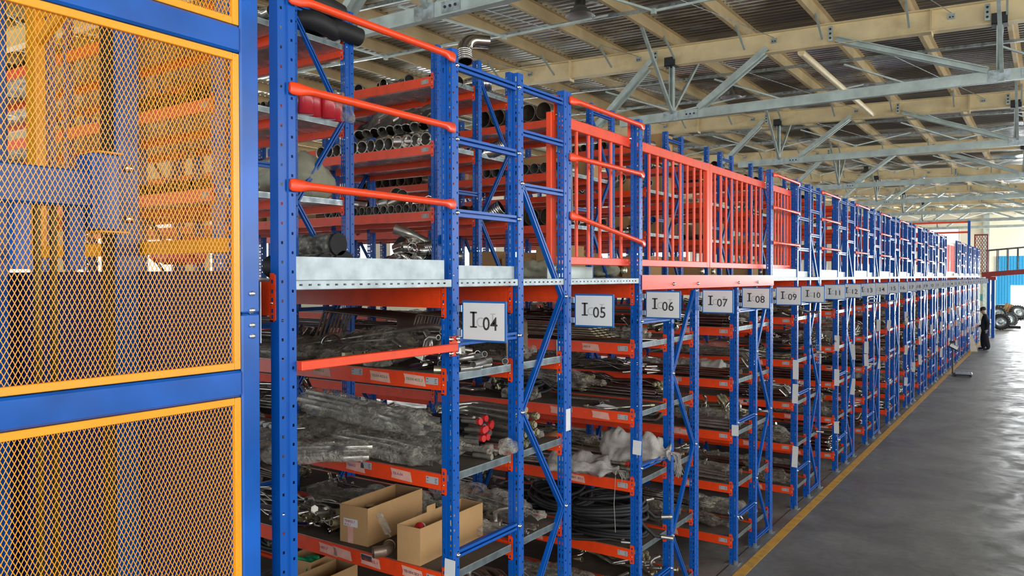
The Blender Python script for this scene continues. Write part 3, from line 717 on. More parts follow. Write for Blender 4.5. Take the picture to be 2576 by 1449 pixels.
# ------------------------------------------------------------------ stored parts : meshes
def rnd(pts, R=.04, seg=4):
    pts = [Vector(p) for p in pts]; out = [pts[0]]
    for i in range(1, len(pts)-1):
        a, c, e = pts[i-1], pts[i], pts[i+1]; r = min(R, (a-c).length*.45, (e-c).length*.45)
        p = c+(a-c).normalized()*r; q = c+(e-c).normalized()*r
        for j in range(seg+1):
            t = j/seg; out.append(p*(1-t)**2+c*2*t*(1-t)+q*t*t)
    out.append(pts[-1]); return out
SHAPES = [
    [(0, 0, 0), (-.9, 0, 0), (-1.05, .12, 0)],
    [(0, 0, 0), (-.35, 0, 0), (-.5, .10, 0), (-1.3, .10, 0)],
    [(0, .0, .07), (-.06, 0, 0), (-.8, 0, 0), (-.9, -.08, 0), (-1.2, -.08, 0)],
    [(0, .18, 0), (-.02, 0, 0), (-.7, 0, 0), (-.72, .16, 0)],
    [(0, 0, 0), (-1.1, .02, 0)],
    [(0, 0, .0), (-.15, .06, .02), (-.5, .0, 0), (-.75, .12, .03), (-1.1, .05, 0)],
    [(-.10, 0, .12), (0, 0, .02), (-.55, 0, 0), (-.6, .14, 0), (-.85, .14, 0)],
    [(0, 0, 0), (-.45, 0, 0), (-.52, .2, 0)]]
PM = {}
def pipe(shape, r, mt, nut=False):
    key = (shape, r, mt.name, nut)
    if key not in PM:
        b = MB(); pts = rnd(SHAPES[shape], max(.045, r*2.6)); b.tube(pts, r, 7 if r < .012 else 9, 0, inner=.28 if r > .009 and not nut else 0, mcap=2)
        if nut:
            for (e, o) in ((0, 1), (-1, -2)):
                d = (Vector(pts[e])-Vector(pts[o])).normalized(); p = Vector(pts[e])
                b.tube([p-d*.035, p-d*.008], r*1.55, 6, 1); b.tube([p-d*.008, p+d*.004], r*1.15, 8, 1)
        PM[key] = b.mesh('steel_pipe', [mt, BRASS, BLACK])
    return PM[key]
def bag_mesh(seed, L, R, mt, flat=.7, lump=.28, tail=True, n=26, rings=34):
    b = MB(); rn = random.Random(seed); o = Vector((seed*3.1, seed*1.7, 0)); ks = []
    for i in range(rings+1):
        t = i/rings; x = -t*L
        pr = min(1, (t/.12)**.6 if t < .12 else 1)*min(1, ((1-t)/.12)**.6 if t > .88 else 1)
        if tail and t < .16: pr = .16+.28*abs(t-.07)/.07 if t < .14 else .75
        k = len(b.v); ks.append(k)
        for j in range(n):
            a = 2*PI*j/n; c, s_ = math.cos(a), math.sin(a)
            w = 1+lump*2.4*(noise.noise(o+Vector((x*6, c*1.5, s_*1.5)))+.6*abs(noise.noise(o+Vector((x*16, c*3.5, s_*3.5)))))
            r = R*pr*max(.3, w); z = s_*r*flat
            b.v.append((x, c*r, max(z+R*flat*.85, .004)))
    for i in range(rings):
        for j in range(n): b.f.append((ks[i]+j, ks[i]+(j+1) % n, ks[i+1]+(j+1) % n, ks[i+1]+j)); b.m.append(0); b.s.append(True)
    for k in (ks[0], ks[-1]): b.poly([b.v[k+j] for j in range(n)])
    return b.mesh('bag', mt)
def coil_mesh(seed, R=.22, r=.013, turns=6, h=.10):
    rn = random.Random(seed); pts = []; N = turns*22; px_, py = rn.random()*9, rn.random()*9
    for i in range(N):
        a = 2*PI*i/22; t = i/N; rr = R*(.84+.16*math.sin(t*11+px_)+.05*noise.noise(Vector((i*.07, seed, 0))))
        pts.append((math.cos(a)*rr*1.25, math.sin(a)*rr*.98, .015+h*(.5+.5*math.sin(t*7+py))*t+.012*math.sin(a*2+px_)))
    pts += [(pts[-1][0]+.10, pts[-1][1]+.09, .02), (pts[-1][0]+.20, pts[-1][1]+.12, .016)]
    b = MB(); b.tube(pts, r, 8, 0); p, q = Vector(pts[-2]), Vector(pts[-1]); d = (q-p).normalized()
    b.tube([q-d*.05, q+d*.02], r*1.25, 8, 1); b.tube([q+d*.02, q+d*.045], r*1.5, 6, 1)
    return b.mesh('hose_coil', [HOSE, STEEL])
def elbow_mesh(r, a, l1, l2, mt, ring=True, bell=0):
    R = r*1.9; pts = [(0, 0, 0), (-l1, 0, 0)]
    for i in range(1, 9): t = a*i/8; pts.append((-l1-R*math.sin(t), R*(1-math.cos(t)), 0))
    e = Vector(pts[-1]); d = Vector((-math.cos(a), math.sin(a), 0)); pts.append(tuple(e+d*l2))
    b = MB(); b.tube(pts, r, 18, 0, inner=.06, mcap=1)
    if ring:
        b.lathe([(r, -.012), (r*1.14, -.012), (r*1.14, -.002), (r, -.002)], 18, 0, axis='X')
    if bell:
        for i in range(bell): x = -l1*.2-i*.018; b.lathe([(r, x-.008), (r*1.16, x), (r, x+.008)], 18, 0, axis='X')
    return b.mesh('pipe_elbow', [mt, BLACK])
ELB = [elbow_mesh(.05, 1.2, .08, .06, CHROME), elbow_mesh(.055, 1.57, .10, .10, CHROME, bell=5), elbow_mesh(.045, .8, .18, .10, CHROME), elbow_mesh(.05, .5, .22, .12, STEEL), elbow_mesh(.06, 1.0, .12, .14, STEEL)]
SELB = [elbow_mesh(.014, 1.5, .08, .05, CHROME), elbow_mesh(.011, 1.0, .12, .06, STEEL), elbow_mesh(.017, 1.57, .05, .05, BRASS), elbow_mesh(.012, .7, .16, .10, STEEL)]
def fit_mesh(kind):
    b = MB()
    if kind == 0: b.cbox(-.03, -.025, 0, .03, .025, .045, .003); b.tube([(0, 0, .04), (0, 0, .08), (.02, 0, .10), (.07, 0, .11)], .012, 9, 0, inner=.3, mcap=1); b.lathe([(0, .031), (.010, .031), (.010, .028)], 8, 1, (0, 0, .022), 'X')
    if kind == 1: b.tube([(0, 0, .02), (-.06, 0, .02)], .02, 6); b.tube([(-.06, 0, .02), (-.15, .0, .02)], .013, 9); b.tube([(-.15, 0, .02), (-.17, 0, .02)], .018, 6)
    if kind == 2: b.cbox(-.006, -.033, 0, .006, .033, .066, .002); b.lathe([(0, -.03), (.018, -.03), (.018, .010), (.011, .010), (.011, -.01)], 14, 0, (0, 0, .033), 'X'); [b.lathe([(0, .0085), (.005, .0085), (.005, .006)], 6, 1, (0, sy*.024, .033+sz*.024), 'X') for sy in (-1, 1) for sz in (-1, 1)]
    if kind == 3: b.tube([(0, 0, .015), (-.03, 0, .015)], .017, 6); b.tube(rnd([(-.03, 0, .015), (-.09, 0, .015), (-.12, .07, .015)], .04), .010, 9, 0, inner=.3, mcap=1)
    return b.mesh('pipe_fitting', [STEEL if kind != 2 else BRASS, BLACK])
FIT = [fit_mesh(i) for i in range(4)]
def SCL(me, s_):
    m2 = me.copy(); m2.transform(Matrix.Scale(s_, 4)); return m2
def open_pipe(r, L, mt, wall=.05): return MB().tube([(0, 0, 0), (-L, 0, 0)], r, 20, 0, inner=wall, mcap=1).mesh('open_pipe', [mt, BLACK])
OPEN = {}
def op(r, L, mt):
    k = (r, L, mt.name)
    if k not in OPEN: OPEN[k] = open_pipe(r, L, mt)
    return OPEN[k]
def hose_mesh(seed, L, r=.012):
    rn = random.Random(seed); pts = [(0, 0, 0)]
    for i in range(1, 8): pts.append((-L*i/7, .03*math.sin(i*.9+rn.random()*2), .008*math.sin(i*1.7)))
    b = MB(); b.tube(pts, r, 8, 0); b.tube([(.07, 0, 0), (-.03, 0, 0)], r*1.2, 8, 1); b.tube([(.095, 0, 0), (.07, 0, 0)], r*1.55, 6, 1)
    return b.mesh('hose', [HOSE, STEEL])
HOSES = [hose_mesh(i, .9+.2*i) for i in range(3)]
CAPM = MB().tube([(0, 0, 0), (.022, 0, 0)], .02, 10).mesh('dust_cap', CAPR)
COILS = [coil_mesh(i+3) for i in range(4)]
BAGS = [bag_mesh(i+1, .75+.15*(i % 3), .085+.015*(i % 2), FILM if i % 2 else FILMD) for i in range(6)]
SBAGS = [bag_mesh(i+31, .20+.03*i, .055, FILM, .8, .35) for i in range(3)]
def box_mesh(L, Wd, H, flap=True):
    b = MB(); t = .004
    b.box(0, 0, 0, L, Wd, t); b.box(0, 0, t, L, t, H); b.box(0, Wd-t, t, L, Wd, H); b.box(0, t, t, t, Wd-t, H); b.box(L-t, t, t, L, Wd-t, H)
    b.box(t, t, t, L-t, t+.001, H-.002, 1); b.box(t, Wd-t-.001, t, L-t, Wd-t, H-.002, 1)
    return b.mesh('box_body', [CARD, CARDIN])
def closed_box(L, Wd, H):
    b = MB(); b.cbox(0, 0, 0, L, Wd, H, .003); b.box(0, Wd/2-.025, H, L, Wd/2+.025, H+.0008, 1); b.box(L, Wd/2-.025, H*.6, L+.0008, Wd/2+.025, H, 1)
    return b.mesh('box_body', [CARD, TAPE])
LVN = ['lowest', 'second lowest', 'middle', 'second highest', 'highest']
UVN = ['lower', 'middle', 'top']
def where(k, row, lv, up=False, bay=0):
    if up: return 'on the %s upstairs shelf of rack %s%s' % (UVN[lv], sgn(k, row), '' if bay == 1 else ', inner bay')
    return 'on the %s shelf under sign %s%s' % (LVN[lv], sgn(k, row), '' if bay == 0 else ', inner bay')
def ybase(k, row): return S0+k*P+(-.04 if row == 0 else MM-.01)
def drop(name, me, loc, rot, label, cat, group, sc=None): return tag(obj(name, me, None, loc, rot, sc), label, cat, group)
NIND = {'bent_pipe': 0, 'pipe_fitting': 0}; HEAP = {'bent_pipe': [], 'pipe_fitting': []}
from mathutils import Euler
def drop2(near, name, me, loc, rot, label, cat, group, sc=(1, 1, 1)):
    """the 300 nearest are objects of their own, the rest of the kind goes into one heap"""
    if near and NIND[name] < 296: NIND[name] += 1; return drop(name, me, loc, rot, label, cat, group, sc)
    HEAP[name].append((me, Matrix.LocRotScale(Vector(loc), Euler(rot), Vector(sc or (1, 1, 1)))))
def build_heap(name, oname, label, cat):
    V = []; F = []; M = []; mats = []; n0 = 0; cache = {}
    for me, mx in HEAP[name]:
        if me.name not in cache:
            mi = []
            for m_ in me.materials:
                if m_ not in mats: mats.append(m_)
                mi.append(mats.index(m_))
            cache[me.name] = ([v.co.copy() for v in me.vertices], [tuple(p.vertices) for p in me.polygons], [mi[p.material_index] for p in me.polygons])
        vs, fs, ms = cache[me.name]
        V += [tuple(mx @ v) for v in vs]; F += [tuple(i+n0 for i in f) for f in fs]; M += ms; n0 += len(vs)
    me = bpy.data.meshes.new(oname); me.from_pydata(V, [], F)
    for m_ in mats: me.materials.append(m_)
    me.polygons.foreach_set('material_index', M); me.polygons.foreach_set('use_smooth', [len(f) == 4 for f in F]); me.update()
    tag(obj(oname, me), label, cat, None, 'stuff')

def bundle(k, row, x, y, z, n, w, lab, rn, near):
    sh = rn.randrange(len(SHAPES)); r = rn.choice((.007, .009, .012, .016) if near else (.010, .014, .018)); mt = rn.choice((STEEL, CHROME, STEEL, CHROME, RUST) if k > 2 else (STEEL, RUST, STEEL, CHROME, BRASS)); nut = rn.random() < .5
    me = pipe(sh, r, mt, nut); per = max(2, int(w/(r*3.2 if nut else r*2.3))); fl = rn.choice((1, -1)); base = rn.uniform(-.10, .10)
    nm = {STEEL: 'dull steel', CHROME: 'shiny steel', RUST: 'dark oiled steel', BRASS: 'yellowish steel'}[mt]
    for i in range(n):
        row_, c = divmod(i, per); rr = base+rn.uniform(-.04, .04)
        drop2(k <= 1 and z < 2.8 and x > -4.4, 'bent_pipe', me, (x+rn.uniform(-.05, .03), y+.03+(c+.5*(row_ % 2))*w/per, z+r*1.6+row_*r*(3.1 if nut else 2.0)), (rn.uniform(-.15, .15) if near else rn.uniform(-.5, .5), rn.uniform(-.02, .03), rr), 'bent %s tube %s' % (nm, lab), 'pipe', '%s tubes %s' % (nm, lab), (rn.uniform(.8, 1.1), fl, 1))
def bags(k, row, x, y, z, lab, rn, m=None):
    me = m or rn.choice(BAGS); s_ = rn.uniform(.8, 1.1)
    t = thing('bagged_pipes', 'plastic bag of tubes %s' % lab, 'bag of pipes', (x, y, z), (0, 0, rn.uniform(-.25, .25)), 'plastic bags %s' % lab)
    obj('bag', me, t, sc=(s_, s_, s_))
    for i in range(3): obj('bent_pipe', pipe(rn.choice((0, 4, 1)), .013, STEEL), t, (-.06-rn.random()*.05, -.04+.04*i, .05+.02*(i % 2)), sc=(.62*s_, 1, 1))
def scatter(k, row, x0, x1, y0, y1, z, n, lab, rn, meshes=None, what='small steel fitting', nm='pipe_fitting', h=.05, grp='small steel fittings'):
    meshes = meshes or FIT+SELB
    for i in range(n):
        (drop if nm != 'pipe_fitting' else (lambda *a: drop2(k <= 2, *a[:8], sc=(1.25, 1.25, 1.25))))(nm, rn.choice(meshes), (rn.uniform(x0, x1), rn.uniform(y0, y1), z+.017+rn.random()*h), (rn.uniform(-.3, .3), rn.uniform(-.35, .35), rn.uniform(0, 6.28)), '%s %s' % (what, lab), 'fitting', '%s %s' % (grp, lab))

rnG = random.Random(5)
def fill(k, row, lv, bay, dens):
    z = LV[lv]+.004; y0 = ybase(k, row); w = .50 if row == 0 else .44; lab = where(k, row, lv, False, bay)
    rn = random.Random(k*1000+row*100+lv*10+bay); X0 = XB[bay]-.02; near = k <= 2
    u = rn.random()
    nb_ = int(9*dens)+3
    if k == -1: return
    if u < .62:
        bundle(k, row, X0-rn.uniform(.0, .18), y0+.02, z, nb_+rn.randrange(6), w*.52, lab, rn, near)
        if rn.random() < .5: bundle(k, row, X0-rn.uniform(.05, .6), y0+w*.5, z, nb_, w*.45, lab, rn, near)
        else: bags(k, row, X0-.05, y0+w*.72, z, lab, rn)
        if near: bundle(k, row, X0-.85, y0+.04, z, nb_, w*.6, lab, rn, near)
        if rn.random() < .6: bags(k, row, X0-.7, y0+w*.25, z+.03, lab, rn)
    elif u < .8:
        bags(k, row, X0-.02, y0+w*.25, z, lab, rn); bags(k, row, X0-.10, y0+w*.7, z, lab, rn)
        bundle(k, row, X0-.5, y0+.05, z+.02, nb_, w*.7, lab, rn, near)
    elif u < .9:
        for i in range(2): drop('hose_coil', rn.choice(COILS), (X0-.36-i*.55, y0+w*.5, z+.005), (0, 0, rn.uniform(-.3, .3)), 'coiled black hose %s' % lab, 'hose', 'hose coils %s' % lab)
        scatter(k, row, X0-1.2, X0-.05, y0+.04, y0+w*.4, z+.05, 4, lab, rn)
    else:
        scatter(k, row, X0-1.1, X0-.05, y0+.05, y0+w-.05, z, int(16*dens), lab, rn, h=.10)
        bundle(k, row, X0-.4, y0+w*.5, z, nb_, w*.45, lab, rn, near)
def fill_up(k, row, lv, bay):
    z = UV[lv]+.004; y0 = ybase(k, row); lab = where(k, row, lv, True, bay); rn = random.Random(k*997+row*91+lv*13+bay); X0 = XB[bay]-.06; w = .45
    u = rn.random()
    if u < .45:
        r = rn.choice((.045, .055, .07)); n = int(1.4/(2.1*r)); me = op(r, .34, rn.choice((STEEL, RUST, RUST)))
        for i in range(n):
            if rn.random() < .85: drop('short_pipe', me, (X0-.1-i*r*2.12, y0+.03+rn.random()*.05, z+r+.002), (0, 0, -PI/2+rn.uniform(-.15, .15)), 'short open dark pipe %s' % lab, 'pipe', 'short open pipes %s' % lab)
    elif u < .75:
        scatter(k, row, X0-1.5, X0-.1, y0+.1, y0+w-.05, z+.04, 7, lab, rn, ELB, 'shiny bent pipe', 'exhaust_elbow', .06, 'shiny exhaust bends')
    elif u < .88:
        x = X0-.05
        for i in range(2):
            L = rn.uniform(.35, .5); t = thing('cardboard_box', 'brown cardboard box %s' % lab, 'box', (x-L, y0+.03, z), (0, 0, rn.uniform(-.05, .05)), 'cardboard boxes %s' % lab)
            obj('box_body', closed_box(L, .38, rn.uniform(.2, .32)), t); x -= L+.12
    else:
        bags(k, row, X0-.1, y0+.15, z, lab, rn); bags(k, row, X0-.8, y0+.3, z, lab, rn)
for k in range(NK):
    for row in (0, 1):
        for lv in range(5):
            if (k, row) == (0, 0): continue
            if (k, row, lv) in ((1, 0, 1), (1, 0, 3), (1, 0, 2), (1, 0, 4), (2, 0, 0)): continue
            fill(k, row, lv, 0, 1.3 if k <= 2 else (.9 if row == 0 else .55))
            if k <= 2: fill(k, row, lv, 1, .8)
        if k <= 7:
            for bay in (1, 2):
                if bay == 2 and k > 2: continue
                for lv in range(3):
                    if (k, row) in ((0, 1), (1, 0)) and bay == 1: continue
                    if (k, row, bay) == (2, 0, 1): continue
                    fill_up(k, row, lv, bay)

# ------------------------------------------------------------------ rack I04, front row, built shelf by shelf
rn = random.Random(77); y0 = S0-.04
# middle shelf (z 1.329): two open boxes, bent pipes, fittings
def open_box(lab, loc, rot, L, Wd, H):
    t = thing('cardboard_box', lab, 'box', loc, rot); obj('box_body', box_mesh(L, Wd, H), t); return t
zz = LV[2]+.003; la = 'on the middle shelf under sign I04'
B1 = open_box('open brown cardboard box with a taped label, left of two on the middle I04 shelf', (-3.51, 3.285, zz), (0, 0, .06), .22, .52, .225)
obj('box_label', MB().box(.03, -.001, .10, .14, 0, .145).mesh('box_label', PAPER), B1); obj('tape_strip', MB().box(.062, -.0006, .0, .105, 0, .10).mesh('tape_strip', TAPE), B1)
text('handwriting', 'TB4025.7', .022, INKR, B1, (.035, -.0013, .122)); text('handwriting', '40.2L.1', .018, INKR, B1, (.035, -.0013, .104))
obj('box_flap', MB().box(-.004, .1, .19, 0, .30, .226).mesh('box_flap', CARD), B1)
B2 = open_box('open cardboard box with a red lid inside, right one on the middle I04 shelf', (-3.0, 3.235, zz), (0, 0, .03), .165, .60, .205)
obj('box_flap', MB().box(0, .26, .205, .003, .34, .24).mesh('box_flap', CARD), B2)
t = thing('jar_cap', 'round red and white lid inside the right open box', 'lid', (-2.93, 3.34, zz+.17), (1.0, .3, 0)); obj('lid_top', MB().lathe([(0, .006), (.028, .006), (.03, 0), (.03, -.01)], 20).mesh('lid_top', CAPR), t); obj('lid_rim', MB().lathe([(.03, -.01), (.033, -.014), (.033, -.03), (0, -.03)], 20).mesh('lid_rim', PAPER), t)
for i in range(9):
    drop('bent_pipe', pipe(5 if i % 2 else 1, .007, STEEL), (-3.62-rn.random()*.1, 3.30+.022*i, zz+.05+.012*i), (0, -.02, .05+rn.random()*.1), 'long thin bent steel tube left of the open boxes on the middle I04 shelf', 'pipe', 'thin tubes left of the open boxes')
scatter(0, 0, -4.05, -3.6, 3.26, 3.42, zz, 34, 'heaped left of the open boxes on the middle I04 shelf', rn, h=.09)
t = thing('bagged_pipes', 'grey plastic bag lying behind the left open box on the middle I04 shelf', 'bag', (-3.55, 3.86, zz)); obj('bag', bag_mesh(71, .9, .08, FILMD), t)
t = thing('bagged_pipes', 'long clear bag of tubes behind the right open box on the middle I04 shelf', 'bag', (-2.72, 3.87, zz), (0, 0, .1)); obj('bag', bag_mesh(72, .7, .07, FILM), t)
t = thing('valve_fitting', 'dark pipe fitting tied in plastic between the two open boxes', 'fitting', (-3.12, 3.30, zz+.045)); obj('fitting_body', elbow_mesh(.032, 1.2, .05, .04, RUST), t, rot=(0, 0, 2.2)); obj('plastic_tie', MB().tube(rnd([(0, 0, .03), (-.06, -.01, .10), (-.11, 0, .14)], .03), [.018, .014, .012, .01, .01, .012, .02], 7).mesh('plastic_tie', FILM) if False else bag_mesh(73, .16, .02, FILM), t, (.0, 0, .04), (0, .9, 0))
drop('pipe_fitting', FIT[0], (-2.86, 3.98, zz), (0, 0, .4), 'steel double elbow on a block at the back of the middle I04 shelf', 'fitting', None, (1.3, 1.3, 1.3))
# second highest shelf (z 1.861): big bags of bent pipes, capped hoses
zz = LV[3]+.003
def bagthing(lab, loc, rz, L, R, seed, film=FILM, npipe=4, r=.014, flat=.75, ry=0):
    t = thing('bagged_pipes', lab, 'bag of pipes', loc, (0, ry, rz)); obj('bag', bag_mesh(seed, L, R, film, flat, .22), t)
    for i in range(npipe):
        a = 2*PI*i/max(1, npipe)
        obj('bent_pipe', pipe(1, r, STEEL), t, (-.10+.02*(i % 2), math.cos(a)*R*.5, R*flat*.85+math.sin(a)*R*.45), sc=(max(.3, (L-.12)/1.3), .3, 1))
    return t
bagthing('large clear plastic bag of bent steel tubes, uppermost of the heap under the square rail', (-2.80, 3.46, zz+.12), .12, 1.15, .10, 41, npipe=4, r=.016, ry=.09)
bagthing('clear plastic bag of tubes hanging its end over the beam left of the I04 post', (-2.72, 3.31, zz), -.03, .95, .085, 42, npipe=5)
bagthing('dusty plastic bag knotted at its end, second from the I04 post', (-3.12, 3.28, zz+.01), .75, .70, .075, 43, FILM, 3)
bagthing('dusty plastic bag knotted at its end, third from the I04 post', (-3.42, 3.27, zz), .85, .6, .075, 44, FILMD, 3)
bagthing('clear plastic bag with white plastic nuts inside, nearest the cage-side post', (-3.64, 3.27, zz), .5, .55, .08, 45, FILM, 3)
bagthing('long dusty bag of tubes at the back of the heap behind the I04 post', (-2.66, 3.66, zz), .18, 1.3, .085, 46, FILM, 4, .014)
bagthing('tall dusty bag of tubes lying across the middle of the heap', (-3.15, 3.58, zz+.09), .35, .95, .095, 47, FILMD, 3, .014, ry=-.06)
for i in range(6):
    t = drop('hook_pipe', pipe(6, .010, STEEL), (-3.78-.07*i, 3.30+.01*i, zz+.12), (1.57, 0, .1), 'steel hook-shaped tube with white nut standing left of the bag heap', 'pipe', 'hook-shaped tubes with white nuts')
    obj('white_nut', MB().tube([(0, 0, -.02), (0, 0, .02)], .016, 6).mesh('white_nut', PAPER), t, (-.10, 0, .12))
for i in range(13):
    r_, c = divmod(i, 5)
    t = drop('capped_hose', HOSES[i % 3], (-2.88+rn.uniform(-.05, .05), 3.68+c*.05+rn.uniform(-.01, .01), zz+.10+r_*.05), (0, -.06, rn.uniform(-.15, .05)), 'black hose with steel end and plastic cap, right of the I04 post', 'hose', 'capped hoses right of the I04 post')
    if i % 4 != 3: obj('dust_cap', CAPM, t, (.093, 0, 0))
t = thing('small_bag', 'small clear bag sitting on the beam end at the I04 back post', 'bag', (-2.63, 3.82, zz+.01), (0, 0, 1.57)); obj('bag', bag_mesh(48, .10, .042, FILM, 1.0, .3, False), t)
for i in range(9): drop('hose', HOSES[i % 3], (-2.72-rn.random()*.1, 3.62+.028*i, zz+.02+.02*(i % 2)), (0, 0, rn.uniform(-.05, .1)), 'plain black hose lying below the capped hoses right of the I04 post', 'hose', 'plain hoses right of the I04 post')
# highest shelf (z 2.397)
zz = LV[4]+.003
bagthing('dusty plastic bag of long bent tubes rising behind the square rail', (-3.02, 3.62, zz+.05), .10, 1.25, .10, 51, FILMD, 3, .012, .9, ry=-.10)
for i, dx in enumerate((0, .05, .10)):
    drop('large_bent_pipe', MB().tube(rnd([(-1.15, -.02, -.07), (0, 0, .10), (.10, .02, .09), (.20, .04, -.10)], .08, 5), .013, 10, 0, inner=.2, mcap=1).mesh('large_bent_pipe', [STEEL, BLACK]), (-3.02-dx, 3.55+.04*i, zz+.125), (0, 0, .05), 'thick steel tube bent down at its end over the bags behind the square rail', 'pipe', 'thick bent tubes behind the square rail')
drop('hook_pipe', MB().tube(rnd([(-.10, 0, 0), (-.10, 0, .13), (0, 0, .16), (.10, 0, .02)], .06, 5), .009, 9).mesh('hook_pipe', CHROME), (-3.72, 3.45, zz), (0, 0, .2), 'shiny hook tube sticking up from the bags near the cage-side post', 'pipe', None)
for i, (x, yy, R, L) in enumerate([(-3.72, 3.33, .06, .5), (-3.45, 3.45, .06, .7), (-3.2, 3.42, .055, .55), (-3.95, 3.40, .07, .4), (-3.3, 3.66, .06, .7)]):
    bagthing('crumpled grey bag of fittings behind the square rail, %s from the left' % ['second', 'third', 'fourth', 'first', 'rearmost'][i], (x, yy, zz), .2, L, R, 55+i, FILMD, 2)
drop('flange_block', FIT[2], (-3.36, 3.30, zz), (0, 0, -1.2), 'square pale green flange with round port at the edge of the highest I04 shelf', 'fitting', None, (1.25, 1.25, 1.25))
drop('flange_block', MB().cbox(-.02, -.025, 0, .02, .025, .07, .003).tube([(-.02, 0, .02), (-.16, .02, .02)], .011, 9).mesh('flange_block', BRASS), (-3.46, 3.30, zz), (0, 0, -.2), 'pale green block with a pipe stub, left of the square flange', 'fitting', None)
t = thing('small_bag', 'small knotted plastic bag right of the square flange', 'bag', (-3.10, 3.29, zz), (0, 0, .1)); obj('bag', bag_mesh(61, .19, .035, FILM, .9, .35), t)
scatter(0, 0, -2.98, -2.72, 3.30, 3.48, zz, 20, 'heaped left of the I04 post behind the square rail', rn, [SCL(m_, 1.4) for m_ in FIT[:1]+FIT[3:]+SELB], 'shiny steel elbow fitting', 'elbow_fitting', .08, 'elbow fittings')
for i in range(6): drop('elbow_fitting', SELB[1+2*(i % 2)], (-2.70-.02*i, 3.62+.055*(i % 3), zz+.02+.03*(i//3)), (0, 0, 1.9+.2*i), 'long steel elbow fitting between the I04 post and its back post', 'fitting', 'long elbow fittings right of the I04 post', (1.4, 1.4, 1.4))
t = drop('tall_elbow', MB().cbox(-.03, -.03, 0, .03, .03, .05, .003).tube(rnd([(0, 0, .05), (0, 0, .13), (-.09, 0, .14)], .05, 5), .016, 12).mesh('tall_elbow', CHROME), (-2.70, 3.40, zz), (0, 0, .3), 'tall shiny elbow on a square block just right of the I04 post', 'fitting', None)
t = thing('red_bag', 'red plastic bag behind the fittings right of the I04 post', 'bag', (-3.0, 3.86, zz), (0, 0, .3)); obj('bag', bag_mesh(62, .26, .06, PINK, .7), t)
# second lowest (z .797)
zz = LV[1]+.003
B3 = open_box('open cardboard box with green plastic inside, bottom left under the square rail', (-4.42, 3.62, zz), (0, 0, .1), .24, .40, .15)
t = thing('green_plastic', 'crumpled green plastic in the bottom left cardboard box', 'plastic', (-4.2, 3.72, zz+.07)); obj('film', bag_mesh(63, .14, .05, GREENP, .9, .5, False), t)
B4 = open_box('open cardboard box second lowest shelf, right of the green plastic', (-4.10, 3.40, zz), (0, 0, .05), .20, .42, .14)
B5 = open_box('low cardboard tray at the far left of the second lowest I04 shelf', (-4.2, 3.26, zz+.0), (0, 0, .0), .30, .12, .10) if False else None
for lv in (0, 1): bundle(0, 0, -2.75, y0+.05, LV[lv]+.004, 14, .4, 'on the %s shelf under sign I04' % LVN[lv], rn, True)
for lv in range(5): fill(0, 0, lv, 1, .9)
# stacks of thin brown tubes seen behind, on rack I05 highest shelf
lab = 'stacked in a slanting pile on the highest shelf under sign I05'
me = MB().tube(rnd([(0, -.03, 0), (-.05, .05, .22), (-.75, .06, .26), (-.80, .0, .02)], .03, 4), .0065, 6).mesh('thin_tube', RUST)
for x0_ in (-2.72, -3.62):
    for i in range(34): drop('thin_tube', me, (x0_-.004*i, 3.93+.013*i, LV[4]+.012+.004*(i % 3)), (.0, 0, .06+.01*(i % 4)), 'thin brown bent tube '+lab, 'pipe', 'thin brown tubes on the highest I05 shelf')

# ------------------------------------------------------------------ rack I06 front row
zz = LV[4]+.003; y1 = S0+P-.04
drop('bent_rod', MB().tube(rnd([(0, .35, 0), (-.05, .10, .02), (-.55, .0, .015), (-1.0, -.0, .05), (-1.02, -.02, .0)], .04), .008, 8).mesh('bent_rod', CHROME), (-2.62, y1+.0, zz+.005), (0, 0, 0), 'shiny bent rod along the front edge of the highest I06 shelf', 'rod', None)
lab = 'piled on the highest shelf under sign I06'
for i in range(26): drop('thin_tube', pipe(0 if i % 2 else 1, .0085, RUST, True), (-3.0-.03*(i % 5), y1+.12+.016*i, zz+.015+.017*(i % 5)), (0, .05, .45+rn.uniform(-.05, .05)), 'brown thin tube with nut '+lab, 'pipe', 'brown tubes on the highest I06 shelf', (.8, 1, 1))
for i, x in enumerate((-2.70, -2.95)): bags(1, 0, x, y1+.40, zz, 'at the back of the highest shelf under sign I06', rn, SBAGS[2])
tg = drop('paper_tag', MB().box(-.045, -.001, -.22, 0, .001, -.0).box(-.04, -.004, -.34, .004, -.002, -.21).mesh('paper_tag', PAPER), (-3.28, y1-.035, zz+.0), (0, 0, .2), 'long white paper tag hanging over the beam below sign I05', 'tag', None)
zz = LV[1]+.003; lab = 'on the second lowest shelf under sign I06'
big = [coil_mesh(40+i, .27, .015, 8, .16) for i in range(3)]
for i in range(7): drop('hose_coil', big[i % 3], (-3.02-.42*(i // 3)-.05*(i % 2), y1+.29, zz+.005+.085*(i % 3)), (0, 0, .5*i), 'large coil of black rubber hose piled '+lab, 'hose', 'large hose coils '+lab)
for i in range(4): drop('hose', HOSES[i % 3], (-2.75-.12*i, y1+.05+.03*i, zz+.02), (0, 0, .3-.1*i), 'loose black hose before the coils '+lab, 'hose', 'loose hose ends '+lab)
bagthing('grey plastic wrapped bundle of tubes with a white end, second highest I08 shelf', (-2.80, S0+2*P+.16, LV[3]+.01), .02, 1.15, .11, 64, FILM, 6)
obj('white_end', bag_mesh(69, .26, .112, WSACK, .75, .15, False), [o for o in COL.objects if o.name.startswith('bagged_pipes') and o.get('label', '').startswith('grey plastic wrapped')][0], (0.005, 0, 0))
zz = LV[0]+.003; lab = 'on the lowest shelf under sign I06'
bagthing('dark plastic bag on the lowest shelf left of the I06 post', (-2.95, y1+.2, zz), .1, .9, .13, 68, FILMD, 4)
